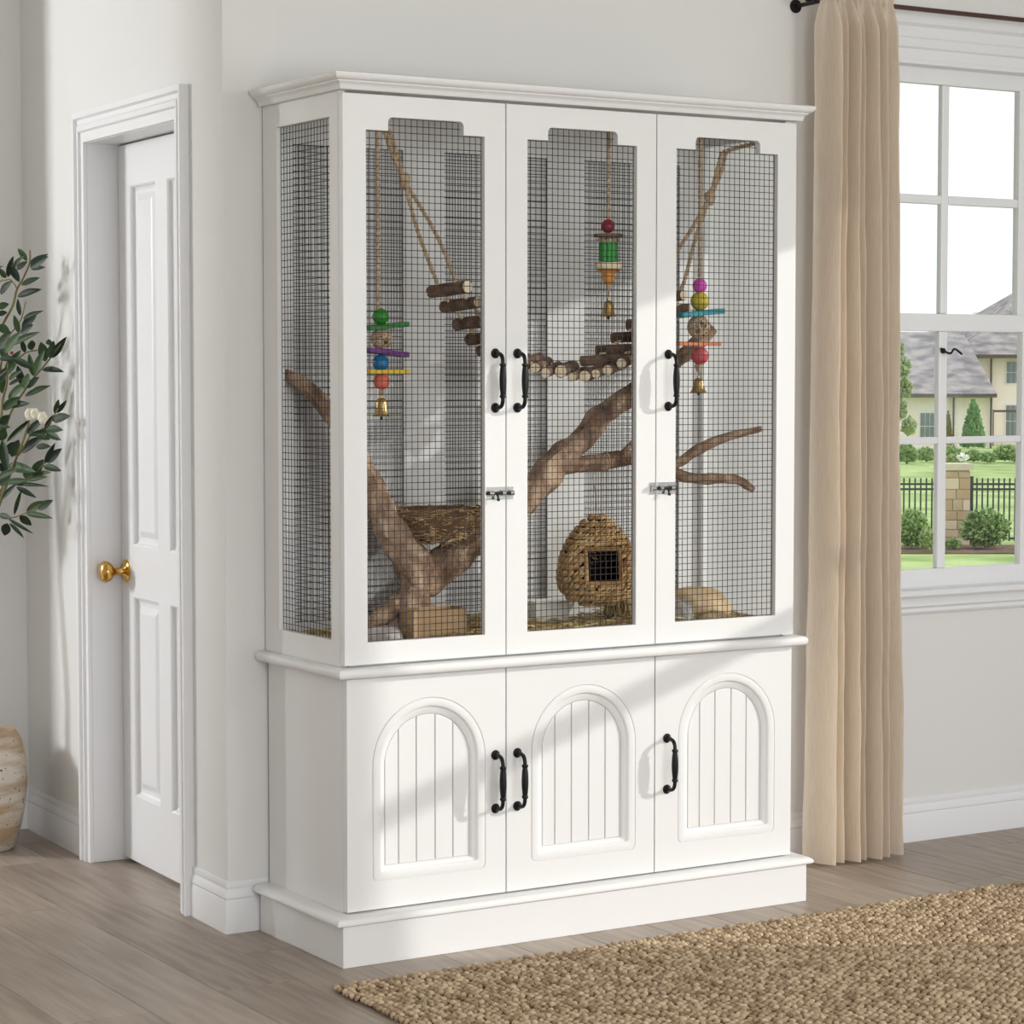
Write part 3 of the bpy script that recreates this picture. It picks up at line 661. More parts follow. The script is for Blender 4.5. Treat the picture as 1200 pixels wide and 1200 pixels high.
for L_ in (mids[:9], mids2[:9], mids[15:], mids2[15:]):
    for p, q in zip(L_[:-1], L_[1:]):
        a, b = ony(*p), ony(*q); ax = b - a; l = ax.length/2
        build(MB().lathe([(.0001, -l), (.0028, -l), (.0028, -.006), (.005, -.004), (.0064, 0), (.005, .004), (.0028, .006), (.0028, l), (.0001, l)], a.lerp(b, .5), 10, ax), 'spacer_bead', M_LOGEND, lad, smooth=60)

# hanging toys
def wicker(mb, c, r, n=16, seed=1):
    rd = random.Random(seed)
    for k in range(n):
        ax = Vector((rd.gauss(0, 1), rd.gauss(0, 1), rd.gauss(0, 1))).normalized(); a = ax.orthogonal().normalized(); b = ax.cross(a); o = rd.uniform(-.35, .35)*r; q = math.sqrt(r*r - o*o)
        mb.tube([Vector(c) + ax*o + (a*math.cos(t*6.2832/20) + b*math.sin(t*6.2832/20))*q for t in range(21)], .0016, 5)
def bell(root, px, py0, py1, Y, hw, up=.012):
    c = ony(px, py1, Y); h = ony(px, py0, Y).z - c.z; r = hw/545
    mb = MB(); mb.lathe([(.0001, h), (r*.25, h*.99), (r*.5, h*.9), (r*.6, h*.7), (r*.66, h*.4), (r*.78, h*.15), (r*1.0, 0), (r*.94, 0), (r*.6, h*.3), (.0001, h*.8)], c, 20); mb.tube([c + UP*h, c + UP*(h + .004)], .003, 8)
    b = build(mb, 'bell', M_BELL, root, smooth=50); cl = MB(); cl.tube([c + UP*h*.6, c - UP*.002], .001, 6); cl.ball(c - UP*.003, .0035, 8); build(cl, 'clapper', M_STEELD, b, smooth=50)
def hook_rope(root, px, y0, y1, Y, r=.0044):
    mb = MB(); top = Vector(ony(px, y0, Y)); top = Vector((ony(px, y1, Y).x, Y, 1.690)); rope(mb, [top, ony(px, y1, Y)], r); build(mb, 'rope', M_ROPE, root, smooth=60)
def slab(root, px0, py0, px1, py1, Y, th, colr, dy=.018):
    a, b = ony(px0, py0, Y), ony(px1, py1, Y); t = th/545/2; mb = MB()
    mb.add([(p.x, Y + s_*dy, p.z + e) for p in (a, b) for s_ in (-1, 1) for e in (-t, t)], [(0,1,3,2), (4,6,7,5), (0,4,5,1), (2,3,7,6), (0,2,6,4), (1,5,7,3)])
    build(mb, 'wood_slat', colr, root, bevel=.0012)
def bead(root, px, py, Y, rpx, colr): build(MB().ball(ony(px, py, Y), rpx/545, 20), 'bead', colr, root, smooth=60)
Y1 = .075
t1 = thing('hanging_bird_toy', ony(446, 490, Y1), 'hanging bird toy with green, blue and coral balls and three coloured slats', 'bird toy')
hook_rope(t1, 443, 165, 366, Y1); lo_ = MB(); rope(lo_, [ony(446, 455, Y1), ony(447, 466, Y1)], .003); lo_.ball(ony(447, 459, Y1), .006, 8); build(lo_, 'knot', M_ROPE, t1, smooth=60)
bead(t1, 446, 371, Y1, 9, paint('toy_green', 40, 140, 34)); slab(t1, 428, 385, 475, 380, Y1, 5.5, paint('toy_dgreen', 34, 118, 40))
wk = MB(); wicker(wk, ony(447, 397, Y1), 11/545, 18, 3); build(wk, 'rattan_ball', M_ROPE, t1, smooth=60)
slab(t1, 428, 410, 475, 416, Y1, 5.5, paint('toy_purple', 104, 34, 122)); bead(t1, 446, 425, Y1, 9, paint('toy_blue', 14, 116, 172)); slab(t1, 428, 436, 475, 436, Y1, 5, paint('toy_yellow', 222, 186, 42)); bead(t1, 447, 447, Y1, 9, paint('toy_coral', 222, 112, 92))
bell(t1, 447, 466, 488, Y1, 10)
t2 = thing('hanging_bird_toy', ony(712, 372, Y1), 'hanging bird toy with dark red ball, green drum and orange cone', 'bird toy')
hook_rope(t2, 713, 165, 258, Y1); bead(t2, 712.5, 265, Y1, 8, paint('toy_red', 142, 26, 46))
q = MB(); q.lathe([(.0001, -.003), (.030, -.003), (.032, 0), (.030, .003), (.0001, .003)], ony(713, 276, Y1), 20); build(q, 'bark_disc', M_BARK, t2, smooth=40)
wk = MB(); c = ony(713, 281, Y1)
for k in range(14):
    a = k*.449; wk.tube([c + Vector((.012*math.cos(a), .012*math.sin(a), .005)), c + Vector((.024*math.cos(a), .024*math.sin(a), 0)), c + Vector((.013*math.cos(a + .5), .013*math.sin(a + .5), -.008))], .002, 5)
build(wk, 'wicker_ring', M_ROPE, t2, smooth=60)
q = MB(); c = ony(713, 295.5, Y1)
for k in range(9):
    a = k*.698; q.tube([c + Vector((.0135*math.cos(a), .0135*math.sin(a), -.0195)), c + Vector((.0135*math.cos(a), .0135*math.sin(a), .0195))], .0066, 10)
build(q, 'bamboo_drum', paint('toy_lime', 44, 150, 56), t2, smooth=50)
q = MB(); q.lathe([(.0001, -.006), (.026, -.006), (.031, 0), (.031, .007), (.0001, .007)], ony(713, 312, Y1), 22); build(q, 'pale_disc', M_LOGEND, t2, smooth=40)
q = MB(); q.lathe([(.0001, -.016), (.007, -.015), (.0125, -.007), (.0135, .008), (.022, .012), (.026, .016), (.0001, .017)], ony(713, 325, Y1), 20); build(q, 'orange_cone', paint('toy_orange', 216, 150, 70), t2, smooth=50)
q = MB(); q.lathe([(.0001, -.010), (.003, -.009), (.0055, .010), (.0001, .012)], ony(713, 336, Y1), 12); q.tube([ony(713, 338, Y1), ony(713, 352, Y1)], .001, 6); build(q, 'tassel', M_ROPE, t2, smooth=50)
bell(t2, 713, 352, 371, Y1, 10)
t3 = thing('hanging_bird_toy', ony(820, 462, Y1), 'hanging bird toy with magenta and olive balls, teal and orange slats', 'bird toy')
Y3 = .055
hook_rope(t3, 820, 185, 330, Y3); bead(t3, 820, 335, Y3, 8.5, paint('toy_magenta', 204, 74, 178)); bead(t3, 820, 353, Y3, 11, paint('toy_olive', 188, 172, 48)); slab(t3, 794, 370, 844, 364.5, Y3, 6, paint('toy_teal', 20, 132, 144))
wk = MB(); wicker(wk, ony(819, 383, Y3), 13/545, 20, 9); build(wk, 'rattan_ball', M_ROPE, t3, smooth=60)
slab(t3, 794, 403, 843, 403, Y3, 4.5, paint('toy_rust', 206, 118, 78), .008); bead(t3, 820, 417, Y3, 10.5, paint('toy_rose', 200, 80, 82))
lo_ = MB(); lo_.lathe([(.0001, -.010), (.004, -.008), (.009, .006), (.0001, .009)], ony(818.5, 431, Y3), 12); lo_.tube([ony(818.5, 434, Y3), ony(818.5, 446, Y3)], .001, 6); build(lo_, 'knot', M_ROPE, t3, smooth=60)
bell(t3, 818.5, 443, 460, Y3, 10.5)

# floor of the cage: straw, stones, box, dish
st = MB(); tints = []
AVOID = [(ony(485, 735, .06).x, ony(547, 735, .06).x, .06, .12), (ony(628, 710, .25).x, ony(704, 710, .25).x, .25, .318)]
def strands(n, x0, x1, y0, y1, zf, L=(.02, .06)):
    for k in range(n):
        x_, y_ = random.uniform(x0, x1), random.uniform(y0, y1); a = random.random()*6.283; l = random.uniform(*L)/2; z_ = zf(x_, y_) + random.uniform(-.004, .008); tl = random.uniform(-.25, .25)
        if any(p0 - .012 < x_ < p1 + .012 and q0 - .012 < y_ < q1 + .012 for p0, p1, q0, q1 in AVOID): continue
        ax = min(max(x_ + l*math.cos(a), .022), 1.08); bx = min(max(x_ - l*math.cos(a), .022), 1.08); ay = min(max(y_ + l*math.sin(a), .024), .322); by = min(max(y_ - l*math.sin(a), .024), .322)
        n0 = len(st.v); st.tube([(ax, ay, max(.602, z_ + tl*l)), ((ax+bx)/2, (ay+by)/2, z_ + .002), (bx, by, max(.602, z_ - tl*l))], random.uniform(.0008, .0016), 3); t = random.random(); tints.extend([t]*(len(st.v)-n0))
zf = lambda x, y: .616 + .008*noise.noise(Vector((x*9, y*9, 0))) + .010*math.exp(-((x-.48)/.07)**2) + .012*math.exp(-((x-.76)/.08)**2) + .008*math.exp(-((x-.3)/.08)**2)
strands(3200, .03, 1.075, .03, .318, zf)
straw = build(st, 'straw_bedding', M_STRAW, None, smooth=60, kind='stuff', fix=False, cols=tints, org=(.55, .17, CF)); setp(straw, 'loose golden straw bedding covering the cage floor', 'straw')
def rock(name, px, py, Y, sx, sy, sz, m_, label, seed):
    c = ony(px, py, Y); b = MB().ball((c.x, c.y, CF + sz*.75), 1, 24, (sx, sy, sz), rough=.22, seed=seed); b.v = [(x_, y_, max(CF + .0005, z_)) for x_, y_, z_ in b.v]; o = build(b, name, m_, None, smooth=60, org=(c.x, c.y, CF)); 
    return setp(o, label, 'stone')
rock('stone', 448, 742, .09, .045, .035, .030, M_STONE, 'smooth pale grey stone at the foot of the driftwood trunk', 2.1)
rock('stone', 797, 710, .10, .034, .03, .040, M_STONE, 'small grey stone in front of the tan mound', 4.4)
rock('stone', 812, 712, .19, .092, .07, .046, M_TANSTONE, 'wide tan rounded mound in the corner under the twigs', 7.3)
rock('stone', 838, 722, .075, .038, .02, .024, M_TANSTONE, 'low brownish stone half sunk in straw beside tan mound', 9.9)
pile = MB().ball((ony(622, 738, .12).x, .12, .602), 1, 20, (.055, .05, .036), rough=.15, seed=3); pile.v = [(x_, y_, max(CF + .0005, z_)) for x_, y_, z_ in pile.v]; setp(build(pile, 'straw_pile', M_STRAW, None, smooth=60, org=(ony(622, 738, .12).x, .12, CF)), 'low tan heap of straw beside the white dish', 'straw')
bc = ony(516, 735, .085)
bx_ = thing('wooden_box', (bc.x, bc.y, CF), 'small open tan wooden box with straw beside the grey stone', 'box')
x0, x1, y0, y1 = ony(485, 735, .06).x, ony(547, 735, .06).x, .06, .12
zt = ony(516, 714, .06).z
for k in (0, 1): build(MB().box(x0, x1, y0 if k == 0 else y1 - .004, y0 + .004 if k == 0 else y1, CF + .0008, zt), 'wall', M_BOX, bx_, bevel=.0006)
for k in (0, 1): build(MB().box(x0 if k == 0 else x1 - .004, x0 + .004 if k == 0 else x1, y0 + .004, y1 - .004, CF + .0008, zt), 'end_wall', M_BOX, bx_)
build(MB().box(x0 + .004, x1 - .004, y0 + .004, y1 - .004, CF + .0008, CF + .045), 'base', M_BOX, bx_)
x0, x1 = ony(628, 710, .25).x, ony(704, 710, .25).x
dish = thing('feeding_dish', ((x0+x1)/2, .28, CF), 'plain white rectangular feeding dish on the straw behind the hut', 'dish')
zt = ony(660, 704, .25).z
build(MB().plate([rect(x0, x1, .25, .318), rect(x0 + .008, x1 - .008, .258, .310)], lambda u, v, d: (u, v, d), CF + .0008, zt), 'wall', M_WHITEBOX, dish, bevel=.0015)
build(MB().box(x0 + .008, x1 - .008, .258, .310, CF + .0008, CF + .012), 'base', M_WHITEBOX, dish)

# ------------------------------------------------------------------ curtain and rod
def curtain_mat():
    m = bpy.data.materials.new('linen'); m.use_nodes = True; nt = m.node_tree; N = nt.nodes; L = nt.links
    N.remove(N['Principled BSDF']); out = N['Material Output']
    df = N.new('ShaderNodeBsdfDiffuse'); tl = N.new('ShaderNodeBsdfTranslucent'); mx = N.new('ShaderNodeMixShader'); mx.inputs[0].default_value = .38
    tc = N.new('ShaderNodeTexCoord'); mp = N.new('ShaderNodeMapping'); mp.inputs['Scale'].default_value = (140, 140, 6); nz = N.new('ShaderNodeTexNoise'); nz.inputs['Scale'].default_value = 3
    L.new(tc.outputs['Object'], mp.inputs['Vector']); L.new(mp.outputs[0], nz.inputs['Vector'])
    rp = N.new('ShaderNodeValToRGB'); rp.color_ramp.elements[0].color = lin(230, 214, 195); rp.color_ramp.elements[1].color = lin(240, 228, 212); rp.color_ramp.elements[0].position = .3; rp.color_ramp.elements[1].position = .7
    L.new(nz.outputs['Fac'], rp.inputs[0]); L.new(rp.outputs[0], df.inputs[0]); L.new(rp.outputs[0], tl.inputs[0])
    tp = N.new('ShaderNodeBsdfTransparent'); m2 = N.new('ShaderNodeMixShader'); m2.inputs[0].default_value = .10
    L.new(df.outputs[0], mx.inputs[1]); L.new(tl.outputs[0], mx.inputs[2]); L.new(mx.outputs[0], m2.inputs[1]); L.new(tp.outputs[0], m2.inputs[2]); L.new(m2.outputs[0], out.inputs['Surface']); return m
M_LINEN = curtain_mat()
cur = thing('curtain', (1.50, .275, 0), 'beige linen curtain hanging in deep folds beside the sash window', 'curtain')
FOLD = [(0, .010)]; q0 = 0
for wq, dq in ((.17, 1), (.11, .8), (.15, 1.05), (.10, .8), (.16, 1.1), (.13, .9), (.18, .8)):
    FOLD += [(q0 + wq*.30, .004*dq), (q0 + wq*.65, -.014*dq), (q0 + wq*.93, -.022*dq), (q0 + wq*1.03, -.008*dq), (q0 + wq*1.0, .012*dq)]; q0 += wq
FOLD.append((1.015, .004))
FP = crom([Vector((a, b, 0)) for a, b in FOLD], None, 9); NU, NV = len(FP) - 1, 70; vs_, fs_ = [], []
ZT, ZB = 2.048, .006
for v in range(NV+1):
    t = v/NV; z = ZT + (ZB - ZT)*t
    xl = 1.377 - .014*t; xr = 1.586 + .034*t; head = math.exp(-((z - 2.02)/.035)**2); gath = math.exp(-t*16)
    for u in range(NU+1):
        q, fy = FP[u].x, FP[u].y
        q += .010*math.sin(t*4 + q*9) + .006*math.sin(t*11 + q*5)
        yy = .262 - .008*head + fy*2.25*(.80 + .25*t)*(1 - .86*head) + .005*math.sin(q*75 + 1)*gath + .0042*noise.noise(Vector((q*7, t*9, 3))) + .0016*noise.noise(Vector((q*25, t*34, 5)))
        xx = xl + (xr - xl)*min(max(q, -.01), 1.01) + .003*noise.noise(Vector((q*6, t*14, 8)))
        vs_.append((xx, yy, z))
for v in range(NV):
    for u in range(NU): a = v*(NU+1) + u; fs_.append((a, a+1, a+NU+2, a+NU+1))
build(MB().add(vs_, fs_), 'cloth', M_LINEN, cur, smooth=180, fix=False)
rod = thing('curtain_rod', (1.9, .272, 2.02), 'thin dark brown curtain rod above the sash window', 'curtain rod')
RZ = 2.0205
build(MB().tube([(1.372, .272, RZ), (2.42, .272, RZ)], .0058, 14), 'rod', M_ROD, rod, smooth=50)
for xe, sg in ((1.372, -1), (2.42, 1)): build(MB().lathe([(.0001, 0), (.008, 0), (.009, .004), (.006, .008), (.010, .014), (.012, .021), (.009, .029), (.0001, .034)], (xe, .272, RZ), 16, (sg, 0, 0)), 'finial', M_BLACK, rod, smooth=50)
for xb in (1.352, 2.36):
    q = MB(); q.tube([(xb + .03, .272, RZ - .006), (xb + .03, WALLY - .003, RZ - .006)], .005, 8); q.lathe([(.0001, 0), (.016, 0), (.016, .004), (.0001, .005)], (xb + .03, WALLY, RZ - .006), 14, (0, -1, 0)); build(q, 'bracket', M_BLACK, rod, smooth=40)

# ------------------------------------------------------------------ rug
RX0, RX1, RY0, RY1 = -.108, 2.35, -1.75, -.163
rug = thing('rug', ((RX0+RX1)/2, (RY0+RY1)/2, 0), 'chunky woven jute rug lying in front of the cabinet', 'rug')
build(MB().box(RX0 + .004, RX1 - .004, RY0 + .004, RY1 - .004, .0003, .005), 'backing', mat('jute_back', lin(110, 86, 60), .95, spec=.1), rug)
dx, dy = .0146, .0170
gx, gy = np.meshgrid(np.arange(RX0, RX1, dx), np.arange(RY0, RY1, dy), indexing='ij')
ii = np.indices(gx.shape)[0]
gy = gy + (ii % 2)*dy*.5 + rng.normal(0, .0013, gx.shape); gx = gx + rng.normal(0, .0011, gx.shape) + .0018*np.sin(gy*35 + ii*.6)
gx, gy = gx.ravel(), gy.ravel(); N_ = len(gx)
cz = .0062 + rng.normal(0, .0008, N_); an = rng.normal(.38, .16, N_)*np.where((ii.ravel() % 2) == 0, 1, -1)
ln_ = .0098*rng.uniform(.85, 1.15, N_); wd = .0066*rng.uniform(.88, 1.12, N_); z0 = np.zeros(N_)
A = np.stack([np.sin(an)*ln_, np.cos(an)*ln_, rng.normal(0, .0012, N_)], 1); B = np.stack([np.cos(an)*wd, -np.sin(an)*wd, rng.normal(0, .001, N_)], 1); Cc = np.stack([z0, z0, .0062*rng.uniform(.8, 1.2, N_)], 1)
keep = ~((gx > 2.28))
build_np(lumps(np.stack([gx, gy, cz], 1), A, B, Cc, 6, (.7, 1.35, 2.2)), 'woven_knots', M_RUG, rug, tint=rng.random(N_)**1.2, kind='stuff')

# ------------------------------------------------------------------ potted plant
PC = onz(-17, 968); PC = Vector((-.225, 1.475, 0))
plant = thing('potted_plant', PC, 'leafy olive-like plant with white blossom in tall rough stoneware pot', 'plant')
prof = [(.0001, 0), (.068, 0), (.076, .006), (.090, .05), (.103, .11), (.108, .17), (.105, .22), (.095, .265), (.083, .287), (.079, .291), (.073, .289), (.071, .280), (.080, .255), (.080, .235), (.0001, .232)]
build(MB().lathe(prof, PC, 48), 'pot', M_POT, plant, smooth=50, label='cream and tan speckled stoneware pot')
build(MB().lathe([(.0001, .232), (.079, .236), (.0001, .246)], PC, 24), 'soil', M_SOIL, plant)
DEP = (PC - C0).dot(F2)/1.0
def pp(px, py, off=0): return ond(px, py, DEP + off - .0021*max(0, px + 20))      # the crown leans away from the wall
c6 = lambda x, y: (x/6.667, 280 + y/6.667); c7 = lambda x, y: (x/6.316, 450 + y/6.316)
stems = [([c6(*p) for p in ((-60, 840), (20, 670), (100, 520), (130, 400), (180, 310), (230, 190), (235, 90))], .0030, 0),
         ([c6(*p) for p in ((-80, 1100), (0, 1040), (120, 960), (200, 890), (290, 870))], .0024, .03),
         ([c6(*p) for p in ((60, 1420), (180, 1200), (270, 1080), (370, 960), (490, 800))], .0026, .02),
         ([c7(*p) for p in ((-60, 1010), (0, 880), (100, 600), (160, 450), (215, 290))], .0036, -.02),
         ([c7(*p) for p in ((-60, 560), (0, 330), (20, 120), (50, 0), (60, -160))], .0034, -.04),
         ([c7(*p) for p in ((-80, 920), (0, 965), (80, 990), (190, 955), (300, 890))], .0020, -.01),
         ([c7(*p) for p in ((20, 760), (130, 730), (190, 715), (320, 600), (400, 470))], .0018, .01),
         ([c7(*p) for p in ((110, 570), (150, 510), (230, 380), (350, 310), (430, 180))], .0020, .0),
         ([c6(*p) for p in ((20, 900), (70, 760), (160, 640), (200, 490))], .0018, .04),
         ([c6(*p) for p in ((-40, 460), (50, 320), (110, 350), (130, 390))], .0018, .0)]
trunk_top = pp(-28, 640)
tk, tr = crom([PC + UP*.235, PC + Vector((.01, 0, .35)), PC + Vector((-.01, .01, .47)), trunk_top], [.013, .011, .010, .008], 5)
build(MB().tube(tk, tr, 10, rough=.15), 'trunk', M_STEM, plant, smooth=60)
for k, (pts, r, off) in enumerate(stems):
    p3 = [pp(x, y, off) for x, y in pts]; p3 = [trunk_top.lerp(p3[0], .02)] + [trunk_top.lerp(p3[0], .5) + UP*-.01] + p3
    q, rr = crom(p3, [.0050, .0045] + [r*(1.2 - .7*i/len(pts)) for i in range(len(pts))], 5)
    build(MB().tube(q, rr, 7), 'stem', M_STEM, plant, smooth=60)
# leaf mesh: unit length along +Y, width 1, cupped and folded along the midrib
lv, lf = [], []; LN = 9
for i in range(LN+1):
    t = i/LN; wv = (math.sin(math.pi*t**.85)**.8)*.5 if 0 < t < 1 else 0.01
    for sx_ in (-1, -.5, 0, .5, 1): lv.append((sx_*wv, t, .10*abs(sx_)*wv - .10*t*t + .05*t))
for i in range(LN):
    for k in range(4): a = i*5+k; lf.append((a, a+1, a+6, a+5))
leafmesh = None
leaves6 = [(210,175,150,85,1),(225,200,350,130,1),(235,225,350,150,1.35),(240,235,335,222,.8),(60,300,95,160,1.1),(100,240,165,150,1.1),(150,340,75,205,1.3),(130,240,200,185,1.1),(50,305,0,240,1),(0,430,75,345,1.4),(165,360,285,310,1.1),(135,450,290,400,1.3),(-20,535,55,512,1.2),(-20,590,45,575,1),(160,600,140,485,.9),(150,740,115,615,1),(180,625,310,570,.9),(170,700,270,600,1.5),(160,740,240,680,1.3),(-10,670,65,730,1.4),(-10,860,65,740,1.9),(90,830,270,740,1.2),(40,890,140,750,1.8),(195,890,170,800,.9),(250,870,245,800,1.4),(355,960,325,825,1.7),(385,930,415,815,1.2),(395,930,497,795,1.3),(385,830,380,790,1),(330,1020,468,1030,1.2),(265,1075,230,920,1.1),(270,1070,330,900,1.6),(-10,935,120,935,1),(105,935,245,1005,1.2),(45,1060,140,900,1.7),(180,1150,140,1010,1.3),(190,1170,215,1065,1.6),(210,1165,290,1090,1.2),(240,1200,355,1155,1),(70,1100,150,1040,1),(70,1140,155,1095,.7),(15,1210,15,1060,1.3),(0,1130,60,1010,1.5),(60,930,10,860,1.4)]
leaves7 = [(60,110,185,0,1.4),(185,90,340,22,1),(60,160,190,145,1.3),(20,190,120,110,1.5),(0,300,60,240,1.4),(50,430,205,280,.9),(200,370,310,265,1.3),(210,382,370,350,1),(265,375,355,405,1),(345,365,430,405,1.2),(345,330,445,338,1.3),(330,340,385,245,.8),(385,265,495,240,1.6),(405,220,430,130,.9),(420,215,482,135,.8),(150,510,300,400,1.6),(265,465,358,462,1.1),(330,590,395,460,.9),(345,580,435,495,1.5),(320,605,430,635,1.2),(240,670,310,575,1.6),(240,680,350,655,1),(200,715,325,690,.9),(200,710,212,630,1.8),(60,600,225,640,1.7),(20,415,48,620,1.7),(-20,700,95,645,1.3),(0,750,60,690,1.5),(35,730,190,715,1.1),(100,745,315,752,.7),(120,760,245,828,.9),(10,860,105,755,1),(105,970,150,810,.7),(195,960,300,880,1.6),(280,930,372,870,1.4),(195,960,355,985,1),(145,978,220,1035,1.3),(60,995,215,1090,.6),(55,1030,35,1110,1.6),(70,1030,160,1120,.7),(-10,965,70,990,1),(85,540,130,430,1.9),(-10,590,40,640,1.4),(60,520,90,440,1.6),(0,420,30,340,1.6)]
L_all = [c6(a, b) + c6(c, d) + (w_,) for a, b, c, d, w_ in leaves6] + [c7(a, b) + c7(c, d) + (w_,) for a, b, c, d, w_ in leaves7]
for k in range(46):
    cx_, cy_ = random.uniform(-85, -8), random.uniform(300, 640); a = random.uniform(0, 6.283); l = random.uniform(14, 24); L_all.append((cx_, cy_, cx_ + l*math.cos(a), cy_ + l*math.sin(a), random.uniform(.9, 1.5)))
rl = random.Random(5)
for k, (bx0, by0, tx0, ty0, wf) in enumerate(L_all):
    off = rl.uniform(-.07, .05) if bx0 > 0 else rl.uniform(-.16, -.02); tp = rl.uniform(-.02, .02)
    p, q = pp(bx0, by0, off), pp(tx0, ty0, off + tp); d = (q - p)*1.18; ln0 = d.length; yv = d.normalized()
    zv = (-F2 + UP*.25 + RT*rl.uniform(-.5, .5)).normalized(); zv = (zv - yv*zv.dot(yv)).normalized(); xv = yv.cross(zv)
    if leafmesh is None:
        leafmesh = bpy.data.meshes.new('leaf'); leafmesh.from_pydata(lv, [], lf); leafmesh.shade_smooth(); leafmesh.materials.append(M_LEAF)
    o = bpy.data.objects.new('leaf', leafmesh); COL.objects.link(o); o.parent = plant
    wd_ = .0148*wf
    Mx = Matrix((xv*wd_, yv*ln0, zv*ln0*.9)).transposed().to_4x4(); Mx.translation = p - PC
    o.matrix_basis = Mx; WL[o] = p
def blossom(px, py, s_):
    b = MB(); c = pp(px, py, -.05)
    for k in range(6):
        a = k*1.047; d = (RT*math.cos(a) + U2*math.sin(a)); b.ball(c + d*.006*s_ + U2*.006*s_, .0065*s_, 8, (.8, .8, 1.35))
    build(b, 'blossom', M_PETAL, plant, smooth=60, label='white blossom')
blossom(34.5, 489, 1.1); blossom(41, 488, 1.0); blossom(50, 493, 1.1)
build(MB().ball(pp(14, 413.5, -.06), .0045, 10), 'bud', M_RED, plant, smooth=60, label='small red bud')

# ------------------------------------------------------------------ the garden outside
GZ = -1.5
def eb(px, py, b):     # pixel at horizontal distance b from the camera
    z = CAM[2] + b*math.tan(-math.atan((py - 600)/F) - PITCH); c = b*math.cos(PITCH) - (z - CAM[2])*math.sin(PITCH); a = (px - 600)/F*c
    p = C0 + RT*a + FW*b; return Vector((p.x, p.y, z))
def fl(a, b, z): p = C0 + RT*a + FW*b; return (p.x, p.y, z)
def ea(px, b): return (px - 600)/F*b*.998
def ez(py, b): return CAM[2] + b*math.tan(-math.atan((py - 600)/F) - PITCH)
M_GRASS = mat('lawn_grass', lin(140, 164, 100), .9, col2=lin(184, 202, 138), nscale=.8, detail=8, spec=.1)
M_MULCH = mat('mulch', lin(98, 74, 62), .95, col2=lin(126, 98, 82), nscale=3)
M_STUCCO = mat('cream_stucco', lin(252, 234, 226), .9, col2=lin(254, 242, 236), nscale=1)
M_ROOF = mat('slate_roof', lin(118, 114, 118), .8, col2=lin(176, 168, 164), nscale=1.4, stretch=(1, 1, 2.5), detail=10)
M_GUTTER = mat('brown_gutter', lin(96, 80, 72), .6)
M_WINF = mat('far_window_frame', lin(240, 238, 232), .5); M_WING = mat('far_window_glass', lin(112, 122, 130), .15, spec=.8)
M_FENCE = mat('black_fence', lin(58, 60, 64), .5); M_BUSH = mat('bush_leaves', lin(88, 118, 66), .7, col2=lin(168, 192, 122), nscale=4, attr='tint', lo=.2, hi=.9)
M_CON = mat('conifer_leaves', lin(84, 120, 72), .8, col2=lin(134, 168, 106), nscale=3, attr='tint', lo=.2, hi=.9); M_CON2 = mat('brown_conifer', lin(104, 92, 50), .8, col2=lin(140, 126, 74), nscale=3, attr='tint', lo=.2, hi=.9)
M_TREE = mat('pale_tree_leaves', lin(122, 140, 84), .8, col2=lin(172, 184, 130), nscale=2, attr='tint', lo=.2, hi=.9); M_TRUNK = mat('far_trunk', lin(112, 96, 80), .9)
M_PST = mat('pillar_stone', lin(196, 168, 134), .85, col2=lin(226, 208, 182), nscale=2.2, rnd=.8, lo=.25, hi=.75); M_CAP = mat('pillar_cap', lin(216, 202, 180), .85); M_MORT = mat('mortar', lin(200, 186, 164), .9)
M_WFL = mat('white_flowers', lin(240, 238, 236), .7)
lawn = MB(); lawn.add([fl(-120, -30, GZ), fl(220, -30, GZ), fl(220, 260, GZ), fl(-120, 260, GZ), fl(-120, -30, GZ - .5), fl(220, -30, GZ - .5), fl(220, 260, GZ - .5), fl(-120, 260, GZ - .5)], [(0,1,2,3), (7,6,5,4), (0,4,5,1), (1,5,6,2), (2,6,7,3), (3,7,4,0)])
setp(build(lawn, 'lawn', M_GRASS, kind='structure'), 'sunlit green lawn between the window and the stucco house', 'lawn')
FB = 36.6
tr0 = MB(); tr0.box(-14, 16, -16, 7, GZ, GZ + .03); setp(build(tr0, 'bounce_slab', mat('bounce_slab_stone', lin(206, 200, 190), .85, col2=lin(190, 184, 174), nscale=2), kind='structure'), 'pale unseen slab added to bounce neutral light into the room', 'bounce_slab')  # unseen pale reflector slab, added against green bounce from the lawn
mu = MB(); bl = [fl(ea(1000, FB), FB - 1.72, GZ + .02), fl(ea(1300, FB), FB - 1.72, GZ + .02), fl(ea(1300, FB), FB - .06, GZ + .02), fl(ea(1000, FB), FB - .06, GZ + .02)]
mu.add([(p[0], p[1], GZ - .02) for p in bl] + bl, [(0,3,2,1), (4,5,6,7), (0,1,5,4), (1,2,6,5), (2,3,7,6), (3,0,4,7)]); setp(build(mu, 'planting_bed', M_MULCH), 'strip of brown mulch bed at the foot of the iron fence', 'garden bed')
def gbox(mb, a0, a1, b0, b1, z0, z1): return mb.add([fl(a, b, z) for z in (z0, z1) for a, b in ((a0, b0), (a1, b0), (a1, b1), (a0, b1))], [(0,3,2,1), (4,5,6,7), (0,1,5,4), (1,2,6,5), (2,3,7,6), (3,0,4,7)])
